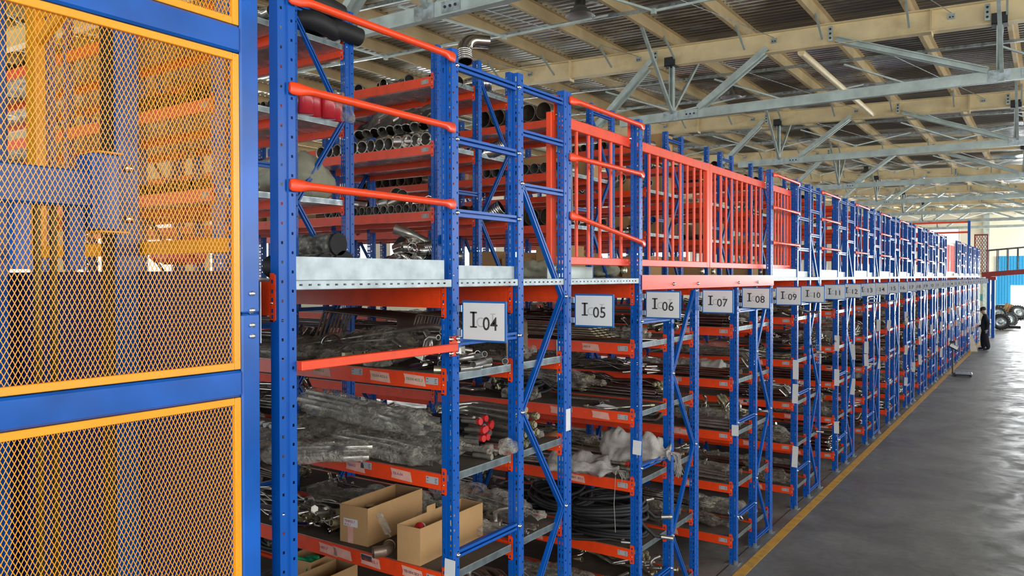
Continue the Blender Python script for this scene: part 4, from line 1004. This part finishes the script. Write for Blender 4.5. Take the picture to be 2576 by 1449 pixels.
for i in range(7):
    t = drop('long_pipe', pipe(4, .016, STEEL, True), (-2.55-.05*(i % 3), y1+.28+.035*(i % 4), zz+.05+.045*(i // 4)+.02*(i % 2)), (0, 0, .12), 'long steel pipe with plugged end '+lab, 'pipe', 'plugged pipes '+lab)
    if i % 2: obj('dust_cap', CAPM, t, (.004, 0, 0))
zz = LV[3]+.003
pm = MB().tube([(0, 0, 0), (-.17, .02, 0)], .019, 12, 0, inner=.2, mcap=1).mesh('tube_piece', [STEEL, BLACK])
tg = [('short bright steel tube with paper wrapped on it, second highest I06 shelf', -2.98, .10, -.9, pm), ('straight dull steel tube lying at the back of the second highest I06 shelf', -3.02, .30, .1, pipe(7, .014, STEEL)), ('thin steel rod at the right end of the second highest I06 shelf', -2.62, .30, 1.0, pipe(7, .009, STEEL, True))]
for (lb, x, dy, rz, me) in tg: drop('steel_tube', me, (x, y1+dy, zz+.02), (0, 0, rz), lb, 'pipe', None)
drop('paper_strip', MB().tube([(0, 0, 0), (.08, 0, .012), (.2, 0, 0)], [.002, .018, .012], 6).mesh('paper_strip', PAPER), (-3.02, y1+.03, zz+.01), (0, 0, .1), 'curled white paper strip beside the short tube on the second highest I06 shelf', 'paper', None)
t = thing('bagged_fitting', 'round fitting in a plastic bag, far left of the second highest I06 shelf', 'fitting', (-3.75, y1+.08, zz)); obj('bag', SBAGS[0], t); obj('fitting_body', FIT[1], t, (-.03, 0, .03))
t = thing('bagged_fitting', 'bolt-like fitting in a plastic bag, second from left on the second highest I06 shelf', 'fitting', (-3.58, y1+.10, zz)); obj('bag', SBAGS[1], t); obj('fitting_body', FIT[1], t, (-.03, 0, .03))
scatter(1, 0, -4.3, -3.95, y1+.05, y1+.4, zz, 6, 'at the far left of the second highest I06 shelf', rn)
drop('hose_coil', COILS[3], (-3.9, y1+.3, zz+.02), (0, 0, .4), 'black spiral hose coil at the far left of the second highest I06 shelf', 'hose', None)
zz = LV[2]+.003; lab = 'on the middle shelf under sign I06'
t = thing('woven_sack', 'white frayed woven sack hanging over the beam left of the I06 post', 'sack', (-2.80, y1+.02, zz), (0, 0, .10)); obj('sack_body', bag_mesh(65, .62, .085, WSACK, .8, .5), t)
b = MB(); rr = random.Random(4)
for i in range(26): b.tube(rnd([(0, .0, .06), (.03+rr.random()*.05, rr.uniform(-.06, .06), .05), (.04+rr.random()*.06, rr.uniform(-.08, .04), -.02-rr.random()*.05)], .02, 2), .0016, 4)
b.tube([(.0, -.05, .02), (-.01, -.055, -.2), (.0, -.05, -.42)], .003, 4); obj('loose_threads', b.mesh('loose_threads', WSACK), t)
t = thing('woven_sack', 'white frayed woven sack bulging over the blue rung right of the I06 post', 'sack', (-2.54, y1+.42, zz+.06), (0, 0, .12)); obj('sack_body', bag_mesh(66, .60, .12, WSACK, .85, .5), t)
b = MB()
for i in range(40): b.tube(rnd([(0, .0, .10), (.04+rr.random()*.05, rr.uniform(-.05, .07), .09), (.05+rr.random()*.05, rr.uniform(-.06, .10), -.03-rr.random()*.07)], .02, 2), .0018, 4)
obj('loose_threads', b.mesh('loose_threads', WSACK), t)
for i in range(4):
    t = drop('long_pipe', pipe(4, .014, STEEL, True), (-2.72-.08*i, y1+.10+.06*i, zz+.06+.02*i), (0, .01, .12), 'long steel pipe with red plug '+lab, 'pipe', 'red plugged pipes '+lab); obj('dust_cap', CAPM, t, (.004, 0, 0))
bundle(1, 0, -3.0, y1+.05, zz, 12, .4, lab, rn, True)
t = thing('crumpled_paper', 'crumpled tan packing paper above the pipes left of the I06 post', 'paper', (-3.35, y1+.2, zz+.12), (0, 0, .4)); obj('paper_wad', bag_mesh(67, .22, .07, CARD, .9, .5, False, 9, 9), t)
# ------------------------------------------------------------------ rack I08 front row, lowest shelf
lab = 'on the lowest shelf under sign I08'; y2 = S0+2*P-.04
bags(2, 0, -2.75, y2+.2, LV[0]+.004, lab, rn, BAGS[2]); bags(2, 0, -3.0, y2+.35, LV[0]+.004, lab, rn, BAGS[4]); bundle(2, 0, -2.7, y2+.35, LV[0]+.004, 8, .15, lab, rn, True)

# ------------------------------------------------------------------ upstairs shelves near the camera
# I05 row, bay behind the walkway
t = thing('woven_sack', 'big olive green woven sack on the lower upstairs shelf behind the cage-side post', 'sack', (-4.59, 4.12, UV[0]+.004), (0, 0, PI/2*.0)); obj('sack_body', bag_mesh(81, 1.0, .235, SACK, .72, .16, False, 40, 34), t)
me = MB().lathe([(0, 0), (.06, 0), (.06, .18), (.055, .19), (0, .19)], 18).mesh('red_roll', REDDRUM)
for i in range(4): drop('red_roll', me, (-4.62+(-.02 if i % 2 else .02), 3.98+.115*i*.95, UV[1]+.005), (0, 0, 0), 'red cylinder standing in clear film on the middle upstairs shelf', 'cylinder', 'red cylinders in clear film')
t = thing('plastic_wrap', 'clear plastic wrap around the right side of the red cylinders', 'plastic', (-4.57, 4.36, UV[1]+.005), (0, 0, 0)); obj('film', bag_mesh(82, .16, .10, FILM, 1.3, .3, False), t)
for i, (yy, z, rz) in enumerate(((4.02, 0, .2), (4.22, .0, -.1), (4.05, .15, .1))):
    drop('rubber_boot_hose', MB().tube(rnd([(0, .18, .0), (0, -.08, .02), (-.2, -.14, .04), (-.42, -.05, 0)], .12, 6), .072, 16, 0, inner=.15, mcap=0).mesh('rubber_hose', RUB), (-4.58, yy+.1, UV[2]+.08+z), (0, 0, rz), 'thick black rubber hose elbow on the top upstairs shelf left of the round rail', 'hose', 'thick black hose elbows on the top shelf')
for i, (yy, z, r) in enumerate(((4.18, .0, .105), (3.98, .0, .09), (4.12, .17, .085))):
    t = thing('black_roll', 'black film-wrapped roll on the walkway level behind the cage-side post, %s' % ['front right', 'front left', 'topmost'][i], 'roll', (-4.40, yy, DECK+.003+r+z)); obj('roll_body', MB().tube([(0, 0, 0), (-.6, 0, 0)], r, 18).mesh('roll_body', RUB), t); obj('film_wrap', MB().tube([(-.02, 0, 0), (-.5, 0, .0)], r+.003, 18, cap=False).mesh('film_wrap', FILM), t)
t = thing('red_bag', 'pink plastic bundle on the walkway level left of the black rolls', 'bag', (-4.9, 3.3, DECK+.1), (0, 0, .2)); obj('bag', bag_mesh(83, .4, .12, PINK, .8), t)
# I06 row: elbows
X0 = XB[1]-.09; yb = S0+P-.02
for i in range(13):
    drop('exhaust_elbow', ELB[4], (X0-.08-i*.118, yb+.0, UV[1]+.065), (0, 0, -PI/2+rn.uniform(-.2, .2)), 'open steel elbow in the lower layer on the middle upstairs I06 shelf', 'pipe', 'lower layer of open elbows, middle upstairs I06 shelf')
for i in range(10):
    drop('exhaust_elbow', ELB[0 if i % 2 else 3], (X0-.05-i*.105, yb+.06, UV[1]+.20), (rn.uniform(-.3, .3), .75+rn.uniform(-.2, .2), -1.2+rn.uniform(-.2, .2)), 'open-ended steel elbow tilted up in the upper layer on the middle upstairs I06 shelf', 'pipe', 'upper layer of open elbows, middle upstairs I06 shelf')
for i in range(15):
    drop('short_pipe', op(.042, .3, STEEL), (X0-.05-i*.098, yb+.02, UV[0]+.046), (0, 0, -PI/2+rn.uniform(-.12, .12)), 'short open steel pipe in the row on the lower upstairs I06 shelf', 'pipe', 'short open pipes on the lower upstairs I06 shelf')
for i in range(6): drop('exhaust_elbow', ELB[i % 5], (X0-.2-i*.16, yb+.18, UV[0]+.12), (.2, rn.uniform(-.2, .2), rn.uniform(0, 6)), 'loose shiny elbow on top of the short pipes, lower upstairs I06 shelf', 'pipe', 'loose elbows on the lower upstairs I06 shelf')
for i in range(9): drop('exhaust_elbow', ELB[i % 4], (X0-.03-i*.17, yb+.10+.1*(i % 2), UV[2]+.06), (.1, rn.uniform(-.3, .1), -1.5+rn.uniform(-.7, .7)), 'shiny exhaust elbow lying on the top upstairs I06 shelf', 'pipe', 'elbows on the top upstairs I06 shelf')
rr = random.Random(9)
for i in range(26):
    u = rr.random(); x = X0-.03-.62*abs(u-.15)
    drop('muffler_pipe', ELB[[0, 1, 2, 3, 1][i % 5]], (x, yb+.05+rr.random()*.25, DECK+.07+(.36-abs(x-X0+.12)*.45)*rr.random()), (rr.uniform(-.6, .6), rr.uniform(-.6, .6), rr.uniform(0, 6.28)), 'shiny exhaust connector in the heap above the toe board left of the I04 post', 'pipe', 'heap of shiny exhaust connectors')
for (x, yy, z, me, rt, lb) in [(-4.62, 5.95, UV[2]+.22, ELB[1], (0, 1.2, -.7), 'tall shiny bellows elbow rising above the top shelf right of the I04 post'), (-4.6, 6.35, UV[2]+.09, ELB[1], (0, 0, .6), 'shiny bellows pipe on the top shelf left of the I04 back post'),
        (-4.62, 5.85, UV[1]+.08, op(.06, .5, CHROME), (0, 0, .4), 'shiny straight pipe on the middle upstairs shelf right of the I04 post'), (-4.6, 6.5, UV[1]+.1, ELB[1], (0, -.4, 1.2), 'shiny elbow hanging over the middle shelf left of the I04 back post'), (-4.55, 6.45, UV[0]+.1, ELB[1], (.3, -.5, .3), 'ribbed exhaust pipe leaning on the lower upstairs shelf, left of the I04 back post'),
        (-4.58, 5.75, UV[0]+.06, ELB[4], (0, 0, .3), 'dark exhaust elbow on the lower upstairs shelf right of the I04 post')]:
    drop('exhaust_elbow', me, (x, yy, z), rt, lb, 'pipe', None, (1.25, 1.25, 1.25))
# I08 row: big ducts
yb = S0+2*P-.05
for i in range(5): drop('large_duct', op(.105, .45, RUST), (XB[1]-.30-i*.22, yb, UV[2]+.11), (0, 0, -PI/2), 'large open dark duct in the row on the top upstairs I08 shelf', 'pipe', 'large ducts on the top upstairs I08 shelf')
for i in range(8): drop('short_pipe', op(.062, .4, STEEL), (XB[1]-.15-i*.14, yb, UV[1]+.066), (0, 0, -PI/2), 'open grey pipe in the row on the middle upstairs I08 shelf', 'pipe', 'open pipes on the middle upstairs I08 shelf')
for i in range(5): drop('large_duct', op(.10, .45, RUST), (XB[1]-.25-i*.215, yb, UV[0]+.105), (0, 0, -PI/2), 'large open dark duct in the row on the lower upstairs I08 shelf', 'pipe', 'large ducts on the lower upstairs I08 shelf')
# things on the walkway level racks
def wbox(x, y, L, Wd, H, lab, rz=0): t = thing('cardboard_box', lab, 'box', (x, y, DECK+.002), (0, 0, rz)); obj('box_body', closed_box(L, Wd, H), t)
wbox(-5.35, 7.95, .40, .38, .30, 'strapped cardboard box behind the I04 back post on the walkway level'); wbox(-4.95, 8.0, .30, .36, .26, 'smaller cardboard box right beside the strapped box on the walkway level')
for k in range(2, 7):
    for j in range(3): wbox(XB[1]-.45-j*.5, S0+k*P+.02, .42, .42, random.uniform(.2, .42), 'brown cardboard box %s of three on the walkway level rack behind sign %s' % (['right', 'middle', 'left'][j], sgn(k, 0)))
for (x, yy, L, R, lab, sd) in [(-4.45, 7.6, .7, .13, 'dark green tarpaulin bundle on the walkway left of the I05 post', 91), (-4.5, 9.0, .9, .14, 'olive sack on the walkway behind the barred gate above sign I06', 92)]:
    t = thing('tarpaulin_bundle', lab, 'sack', (x, yy, DECK+.002), (0, 0, .2)); obj('sack_body', bag_mesh(sd, L, R, SACK, .7, .3, False), t)
t = thing('hanging_hoses', 'long dark rubber hoses draped over the upstairs rack behind the barred gate at I05', 'hose'); 
for i in range(5): obj('hose', MB().tube(rnd([(-4.53+.01*i, 7.62+.035*i, 3.2+.1*i), (-4.53, 7.63+.035*i, 4.75), (-4.56, 7.68+.03*i, 5.02), (-4.62, 7.72+.035*i, 4.7), (-4.58, 7.70+.03*i, 3.3)], .06, 4), .016, 8).mesh('hose', RUST), t)

build_heap('bent_pipe', 'bent_pipes', 'heaps of bent steel tubes filling the farther and inner shelves', 'pipes')
if HEAP['pipe_fitting']: build_heap('pipe_fitting', 'pipe_fittings', 'small steel fittings scattered over the farther shelves', 'fittings')

# ------------------------------------------------------------------ stickers and tapes on the beams
me_lab = MB(); me_lab.box(0, -.0012, 0, .085, 0, .038, 0)
for (x, z, w, h) in [(.006, .028, .012, .004), (.006, .012, .010, .003), (.062, .027, .016, .003), (.062, .018, .012, .003), (.062, .008, .016, .003)]: me_lab.box(x, -.0016, z, x+w, -.001, z+h, 1)
me_lab = me_lab.mesh('shelf_label', [LABEL, INK])
me_tape = MB(); me_tape.poly([(-.008, -.0012, .042), (.14, -.0012, .040), (.155, -.0012, .0), (.0, -.0012, .002), (.004, -.0012, .02)]); me_tape.poly([(-.008, -.0002, .042), (.004, -.0002, .02), (.0, -.0002, .002), (.155, -.0002, .0), (.14, -.0002, .040)])
me_tape = me_tape.mesh('tape_label', TAPE)
TXT = {(0, 4): [(-1.0, 'TB4021.2', INKG), (-.52, 'TB304.4026.6', INKG), (-.26, 'TB304.4025.3', INKG)], (0, 3): [(-.72, 'TB6012', INKP), (-.36, 'TB-A-04', INKP)], (0, 2): [(-.95, '4021.7', INKR), (-.83, '', INKR), (-.60, 'TB004.402L.1', INKR), (-.28, 'YB1004.5B2L2', INK)],
       (1, 4): [(-.42, '4521.4', INK)], (1, 2): [(-.55, 'J-2BH1 .3E5-2', INK)], (1, 3): [(-.72, '', INK), (-.33, '', INK)], (1, 1): [(-.95, '402.3', INK)]}
racks = sorted([o for o in COL.objects if o.name.startswith('pallet_rack')], key=lambda o: o.location.y)
for R in racks:
    k = int(round((R.location.y-S0)/P))
    if k < 0 or k > 5: continue
    for bmn in [c for c in R.children if c.name.startswith('beam') and c.location.x > -.5 and c.location.y < 0 and c.location.z < 2.6]:
        lv = min(range(5), key=lambda i: abs(LV[i]-bmn.location.z))
        obj('shelf_label', me_lab, bmn, (-.105, -.0062, -.058))
        if lv in (2, 3, 4): obj('shelf_label', me_lab, bmn, (-.67 if lv == 4 else -.6, -.0062, -.045))
        tx = TXT.get((k, lv), [(-.5-.1*((k+lv) % 3), '', INK)])
        for (x, s_, ink) in tx:
            tp = obj('tape_label', me_tape, bmn, (x, -.0062, -.068), (0, .03, 0), (1, 1, 1.35))
            if s_: text('handwriting', s_, .022, ink, bmn, (x+.01, -.0078, -.045), rot=(PI/2, .03, 0)).name = 'handwriting'
    for bmn in [c for c in R.children if c.name.startswith('beam') and c.location.x > -.5 and c.location.y > .1 and c.location.z < 2.6 and k < 3]:
        obj('tape_label', me_tape, bmn, (-.4, -.0062, -.064)); obj('shelf_label', me_lab, bmn, (-.75, -.0062, -.055))
    if k < 4:
        for bmn in [c for c in R.children if c.name.startswith('beam') and -2.6 < c.location.x < -2 and c.location.z > 3 and c.location.y < 0]: obj('shelf_label', me_lab, bmn, (-.11, -.0062, -.06), sc=(1, 1, 1))

# ------------------------------------------------------------------ paper cards on the posts
me_card = MB().box(-.035, -.001, -.11, .035, .001, .11).mesh('paper_card', PAPER)
def card(y, z, lab, s_=1, r=0., side=False):
    if side: drop('paper_card', me_card, (FX+.003, y, z), (r, 0, PI/2), lab, 'card', None, (.8, 1, s_))
    else: drop('paper_card', me_card, (FX-.012, y-.038, z), (0, r, 0), lab, 'card', None, (1, 1, s_))
card(S0+TT-.045, 1.98, 'pale green handwritten sticker on the I05 post below the sign', .65, 0, True)
card(S0+P-.03, 1.60, 'torn pale sticker on the I06 post near the blue rung', .5, .05)
card(S0-.03, 1.36, 'torn pale sticker low on the I04 post beside the box', .55, .04)
card(S0+2*P-.03, 1.36, 'torn grey sticker on the I08 post above the blue rung', .5)
card(S0+3*P-.03, 1.75, 'upper white card on the I10 post', 1.1); card(S0+3*P-.05, 1.45, 'middle white card on the I10 post', 1.1, .03); card(S0+3*P-.05, .66, 'lowest white card on the I10 post', 1.2, .05)
card(S0+3*P+TT-.05, 1.85, 'narrow white card on the I11 post', 1.2)
rr = random.Random(21); hs = [('upper', 1.85), ('middle', 1.30), ('low', .75)]
for k in range(4, NK):
    for j, r_ in ((0, 0), (2, 1)):
        for (hn, z) in hs:
            if rr.random() < .62: card(S0+k*P+YJ[j]-(.02 if j == 0 else .056), z+rr.uniform(-.18, .18), '%s white card hanging on the %s post' % (hn, sgn(k, r_)), rr.uniform(.8, 1.2), rr.uniform(-.08, .08))

# ------------------------------------------------------------------ far end: scale, board, walkway, wheels, person
t = thing('platform_scale', 'low platform scale with a tilted display on a black pole beside the racks', 'scale', (-2.25, 26.2, 0), (0, 0, .1))
obj('platform', MB().cbox(-.02, -.22, .07, .42, .22, .10, .01).mesh('platform', GALV), t); obj('base_frame', MB().box(-.08, -.18, .03, .40, .18, .065).mesh('base_frame', BLACK), t)
for sx in (0, .38):
    for sy in (-.17, .17): obj('wheel', MB().lathe([(0, -.015), (.03, -.015), (.03, .015), (0, .015)], 12, 0, (sx, sy, .03), 'Y').mesh('wheel', BLACK), t)
obj('pole', MB().tube([(-.08, 0, .05), (-.08, 0, .80)], .018, 10).mesh('pole', BLACK), t)
dsp = obj('display', MB().cbox(-.13, -.02, -.07, .13, .02, .07, .01).mesh('display', BLACK), t, (-.05, 0, .84), (-.6, .5, 0)); obj('screen', MB().box(-.11, -.024, -.05, .11, -.0202, .05).mesh('screen', PAPER), dsp)
obj('bracket', MB().box(-.16, -.03, .95, -.02, .03, 1.02).mesh('bracket', BLACK), t)
tag(obj('leaning_board', MB().poly([(-.02, -.06, .62), (.03, -.06, .62), (.10, -.06, 0), (-.05, -.06, 0)]) or (lambda m: (m.poly([(-.08, 0, .60), (-.03, 0, .60), (.10, 0, 0), (-.06, 0, 0)]), m.poly([(-.06, .02, 0), (.10, .02, 0), (-.03, .02, .60), (-.08, .02, .60)]), m.poly([(.10, 0, 0), (-.03, 0, .60), (-.03, .02, .60), (.10, .02, 0)]), m.poly([(-.08, .02, .6), (-.03, .02, .6), (-.03, 0, .6), (-.08, 0, .6)]), m.poly([(-.06, 0, 0), (-.06, .02, 0), (-.08, .02, .6), (-.08, 0, .6)]), m)[-1])(MB()).mesh('leaning_board', WOODL), None, (-2.42, 35.0, 0), (-.1, 0, 0), (1.5, 1, 1.1)), 'pale tapered board leaning against the rack near the standing person', 'board')
# overhead walkway
t = thing('overhead_walkway', 'brown-red steel walkway with black railing at the far end of the racks', 'walkway'); yw = 46.2
def wz(x): return 3.0+(x+2.75)*.085
obj('walkway_beam', MB().bar((-2.85, yw, wz(-2.85)-.02), (1.5, yw, wz(1.5)-.02), .06, .24).bar((-2.85, yw+1.3, wz(-2.85)-.02), (1.5, yw+1.3, wz(1.5)-.02), .06, .24).mesh('walkway_beam', CATW), t)
obj('walkway_floor', MB().bar((-2.85, yw+.65, wz(-2.85)+.08), (1.5, yw+.65, wz(1.5)+.08), 1.24, .03).mesh('walkway_floor', CATW), t)
for o_ in (0, 1.3):
    obj('handrail', MB().bar((-2.7, yw+o_, wz(-2.7)+1.2), (1.5, yw+o_, wz(1.5)+1.2), .04, .04).mesh('handrail', BLACK), t)
    for i in range(8):
        x = -2.62+.43*i; obj('railing_post', MB().box(x-.02, yw+o_-.02, wz(x)+.08, x+.02, yw+o_+.02, wz(x)+1.19).mesh('railing_post', BLACK), t)
for (x, yy) in ((-2.45, 44.6), (-2.20, 43.4)):
    cc = thing('walkway_column', 'blue square column with red cap carrying the overhead walkway, %s of two' % ('left' if x < -2.3 else 'right'), 'column', (x, yy, 0))
    obj('column_shaft', MB().cbox(-.07, -.07, 0, .07, .07, 2.72, .01).mesh('column_shaft', BLUE), cc); obj('column_cap', MB().cbox(-.12, -.12, 2.72, .12, .12, 2.88, .01).mesh('column_cap', CATW), cc)
t = thing('lattice_gate', 'brown-red lattice cage frame standing on the walkway end above the last sign', 'gate')
b = MB(); lattice(b, -3.1, -2.55, 3.0, 4.95, lambda a, z, o: Vector((a, 45.6+o, z)), px=.12, pz=.2, w=.012, t=.008); obj('lattice', b.mesh('lattice', CATW), t)
obj('lattice_frame', MB().box(-3.14, 45.55, 3.0, -3.08, 45.62, 5.0).box(-2.6, 45.55, 3.0, -2.54, 45.62, 5.0).box(-3.08, 45.55, 4.93, -2.6, 45.62, 5.0).mesh('lattice_frame', CATW), t)
t = thing('lift_portal', 'red crossbar between tall blue posts above the far end of the racks', 'frame')
for x in (-7.0, -3.25): obj('portal_post', MB().cbox(x-.06, 44.0, 0, x+.06, 44.12, 5.6, .01).mesh('portal_post', BLUE), t)
for z in (5.0, 5.5): obj('crossbar', MB().cbox(-6.94, 44.02, z, -3.31, 44.1, z+.09, .01).mesh('crossbar', RED), t)
# tractor wheels
def wheel(lab, loc, rot, R=.43, Wd=.26):
    t = thing('tractor_wheel', lab, 'wheel', loc, rot); b = MB(); h = Wd/2
    b.lathe([(R*.60, -h*.8), (R*.80, -h), (R*.93, -h*.9), (R*.95, -h*.5), (R*.95, h*.5), (R*.93, h*.9), (R*.80, h), (R*.60, h*.8)], 40, 0, axis='Y')
    for i in range(22):
        a = 2*PI*i/22
        for sg in (-1, 1):
            aa = a+(.14 if sg > 0 else 0); p = Vector((math.cos(aa)*R*.97, 0, math.sin(aa)*R*.97)); q = Vector((math.cos(aa+.13)*R*.97, sg*h*.95, math.sin(aa+.13)*R*.97)); b.bar(p, q, .045, .05, 0, up=tuple(p.normalized()))
    obj('tyre', b.mesh('tyre', RUB), t)
    b = MB(); b.lathe([(R*.62, -h*.8), (R*.58, -h*.6), (R*.55, -h*.2), (R*.30, -h*.1), (R*.22, -h*.35), (R*.12, -h*.35), (0, -h*.35)], 28, 0, axis='Y'); b.lathe([(R*.62, h*.8), (R*.56, h*.5), (R*.3, h*.2), (0, h*.2)], 28, 0, axis='Y')
    for i in range(6): a = i*PI/3; b.lathe([(0, -h*.45), (.018, -h*.45), (.018, -h*.3)], 6, 1, (math.cos(a)*R*.17, 0, math.sin(a)*R*.17), 'Y')
    obj('rim', b.mesh('rim', [GALV, ZINC]), t)
wheel('black tractor wheel standing upright with grey rim, nearest of the wheels at the gateway', (-2.15, 49.5, .45), (0, 0, .15))
wheel('tractor wheel leaning behind the nearest wheel, upper left of the pile', (-2.35, 51.3, .78), (-.5, 0, .35), .44)
wheel('tractor wheel leaning right of the upper left wheel', (-1.85, 51.9, .47), (-.35, 0, .5), .42)
wheel('rightmost tractor wheel leaning high beside the crate', (-1.45, 53.6, .80), (-.6, 0, .4), .45)
tag(obj('steel_ramp', MB().cbox(-1.95, 49.6, .10, -1.25, 50.1, .24, .02).mesh('steel_ramp', RUB)), 'dark thick steel bar resting right of the nearest tractor wheel', 'bar')
t = thing('wooden_crate', 'brown slatted crate behind the tractor wheels', 'crate', (-1.95, 54.2, .75), (0, .35, .2))
for i in range(7): obj('slat', MB().box(-.30+i*.11, -.3, 0, -.21+i*.11, .3, .5).mesh('slat', CARD), t)
tag(obj('blue_drum', MB().lathe([(0, -.35), (.33, -.35), (.36, -.33), (.33, 0), (.36, .33), (.33, .35), (0, .35)], 24, 0, axis='Y').mesh('blue_drum', WBLUE), None, (-1.3, 55.2, .75)), 'blue drum lying behind the crate at the gateway', 'drum')
tag(obj('machine_block', MB().cbox(-2.7, 56, 0, -2.0, 57, 1.15, .05).mesh('machine_block', BLACK)), 'dark machine block behind the tractor wheels near the blue gate', 'machine')

# person in navy work clothes
def person():
    J = {}; E = []; R = {}
    def v(n, p, r, par=None): J[n] = p; R[n] = r; (E.append((par, n)) if par else None)
    v('pel', (-.01, 0, .90), (.19, .175)); v('belly', (.02, 0, 1.05), (.195, .18), 'pel'); v('chest', (.0, 0, 1.24), (.20, .17), 'belly'); v('neckb', (.02, 0, 1.385), (.085, .08), 'chest'); v('neck', (.05, 0, 1.44), (.055, .055), 'neckb')
    v('h1', (.085, 0, 1.50), (.075, .085), 'neck'); v('h2', (.105, 0, 1.57), (.085, .10), 'h1'); v('h3', (.095, 0, 1.635), (.07, .08), 'h2')
    v('nose', (.205, 0, 1.535), (.014, .014), 'h2')
    for s_, sy in (('l', 1), ('r', -1)):
        v(s_+'hip', (0, sy*.10, .80), (.14, .13), 'pel'); v(s_+'kn', (.03-sy*.05, sy*.12, .47), (.115, .105), s_+'hip'); v(s_+'an', (-.02-sy*.09, sy*.12, .12), (.095, .085), s_+'kn'); v(s_+'ft', (-.01-sy*.09, sy*.12, .05), (.05, .05), s_+'an'); v(s_+'to', (.17-sy*.09, sy*.13, .038), (.042, .036), s_+'ft')
        v(s_+'sh', (.0, sy*.165, 1.325), (.075, .07), 'chest')
        if sy > 0: v(s_+'el', (-.12, sy*.245, 1.06), (.075, .07), s_+'sh'); v(s_+'wr', (-.08, sy*.26, .84), (.05, .045), s_+'el'); v(s_+'pa', (-.06, sy*.26, .77), (.036, .026), s_+'wr'); d = Vector((.2, 0, -.98)); up = Vector((.98, 0, .2))
        else: v(s_+'el', (.02, sy*.23, 1.04), (.07, .066), s_+'sh'); v(s_+'wr', (.19, sy*.17, .93), (.045, .04), s_+'el'); v(s_+'pa', (.25, sy*.16, .90), (.036, .026), s_+'wr'); d = Vector((.9, -.1, -.42)); up = Vector((.42, 0, .9))
        pa = Vector(J[s_+'pa'])
        for f in range(4):
            o = up*(.024-.016*f); L = (.075, .085, .08, .062)[f]
            v('%sf%d' % (s_, f), tuple(pa+o+d*.045), (.010, .010), s_+'pa'); v('%sg%d' % (s_, f), tuple(pa+o+d*(.045+L*.5)+Vector((0, -sy*.012, 0))), (.009, .009), '%sf%d' % (s_, f)); v('%sh%d' % (s_, f), tuple(pa+o+d*(.035+L)+Vector((0, -sy*.035, 0))), (.007, .007), '%sg%d' % (s_, f))
        v(s_+'t1', tuple(pa+up*.045+d*.0), (.011, .011), s_+'pa'); v(s_+'t2', tuple(pa+up*.055+d*.04), (.009, .009), s_+'t1')
    ns = list(J); me = bpy.data.meshes.new('body'); me.from_pydata([J[n] for n in ns], [(ns.index(a), ns.index(c)) for a, c in E], [])
    o = bpy.data.objects.new('tmp', me); COL.objects.link(o); o.modifiers.new('s', 'SKIN')
    for i, n in enumerate(ns):
        sv = me.skin_vertices[0].data[i]; sv.radius = R[n]; sv.use_root = (n == 'pel')
    o.modifiers.new('ss', 'SUBSURF').levels = 2
    m2 = bpy.data.meshes.new_from_object(o.evaluated_get(bpy.context.evaluated_depsgraph_get())); bpy.data.objects.remove(o)
    m2.materials.clear(); [m2.materials.append(x) for x in (CLOTH, SKIN, GLOVE, BLACK)]
    for p in m2.polygons:
        c = p.center; p.use_smooth = True
        p.material_index = 1 if c.z > 1.42 else (3 if c.z < .085 else (2 if (c.y > .236 and .60 < c.z < .81) or (c.x > .21 and c.y < -.08 and c.z < .93) else 0))
    t = thing('person', 'person in dark navy work clothes and grey gloves standing beside the racks, head bowed', 'person', (-2.08, 36.0, 0), (0, 0, PI)); obj('body', m2, t)
    b = MB(); b.lathe([(0, .115), (.05, .105), (.085, .07), (.10, .02), (.098, -.03), (.085, -.06)], 20); hair = obj('hair', b.mesh('hair', HAIR), t, (.082, 0, 1.60), (0, .30, 0), (1.08, .92, .9))
    for sy in (-1, 1): obj('ear', MB().lathe([(0, .006), (.018, .004), (.02, -.004), (0, -.008)], 10, 0, axis='Y').mesh('ear', SKIN), t, (.085, sy*.096, 1.55), sc=(.8, 1, 1.5))
    for sy in (-1, 1): obj('eye', MB().lathe([(0, .006), (.009, .004), (.011, 0)], 8, 0, axis='X').mesh('eye', HAIR), t, (.178, sy*.033, 1.562))
    obj('mouth', MB().box(-.002, -.022, -.003, .003, .022, .003).mesh('mouth', CAPR), t, (.178, 0, 1.492))
person()
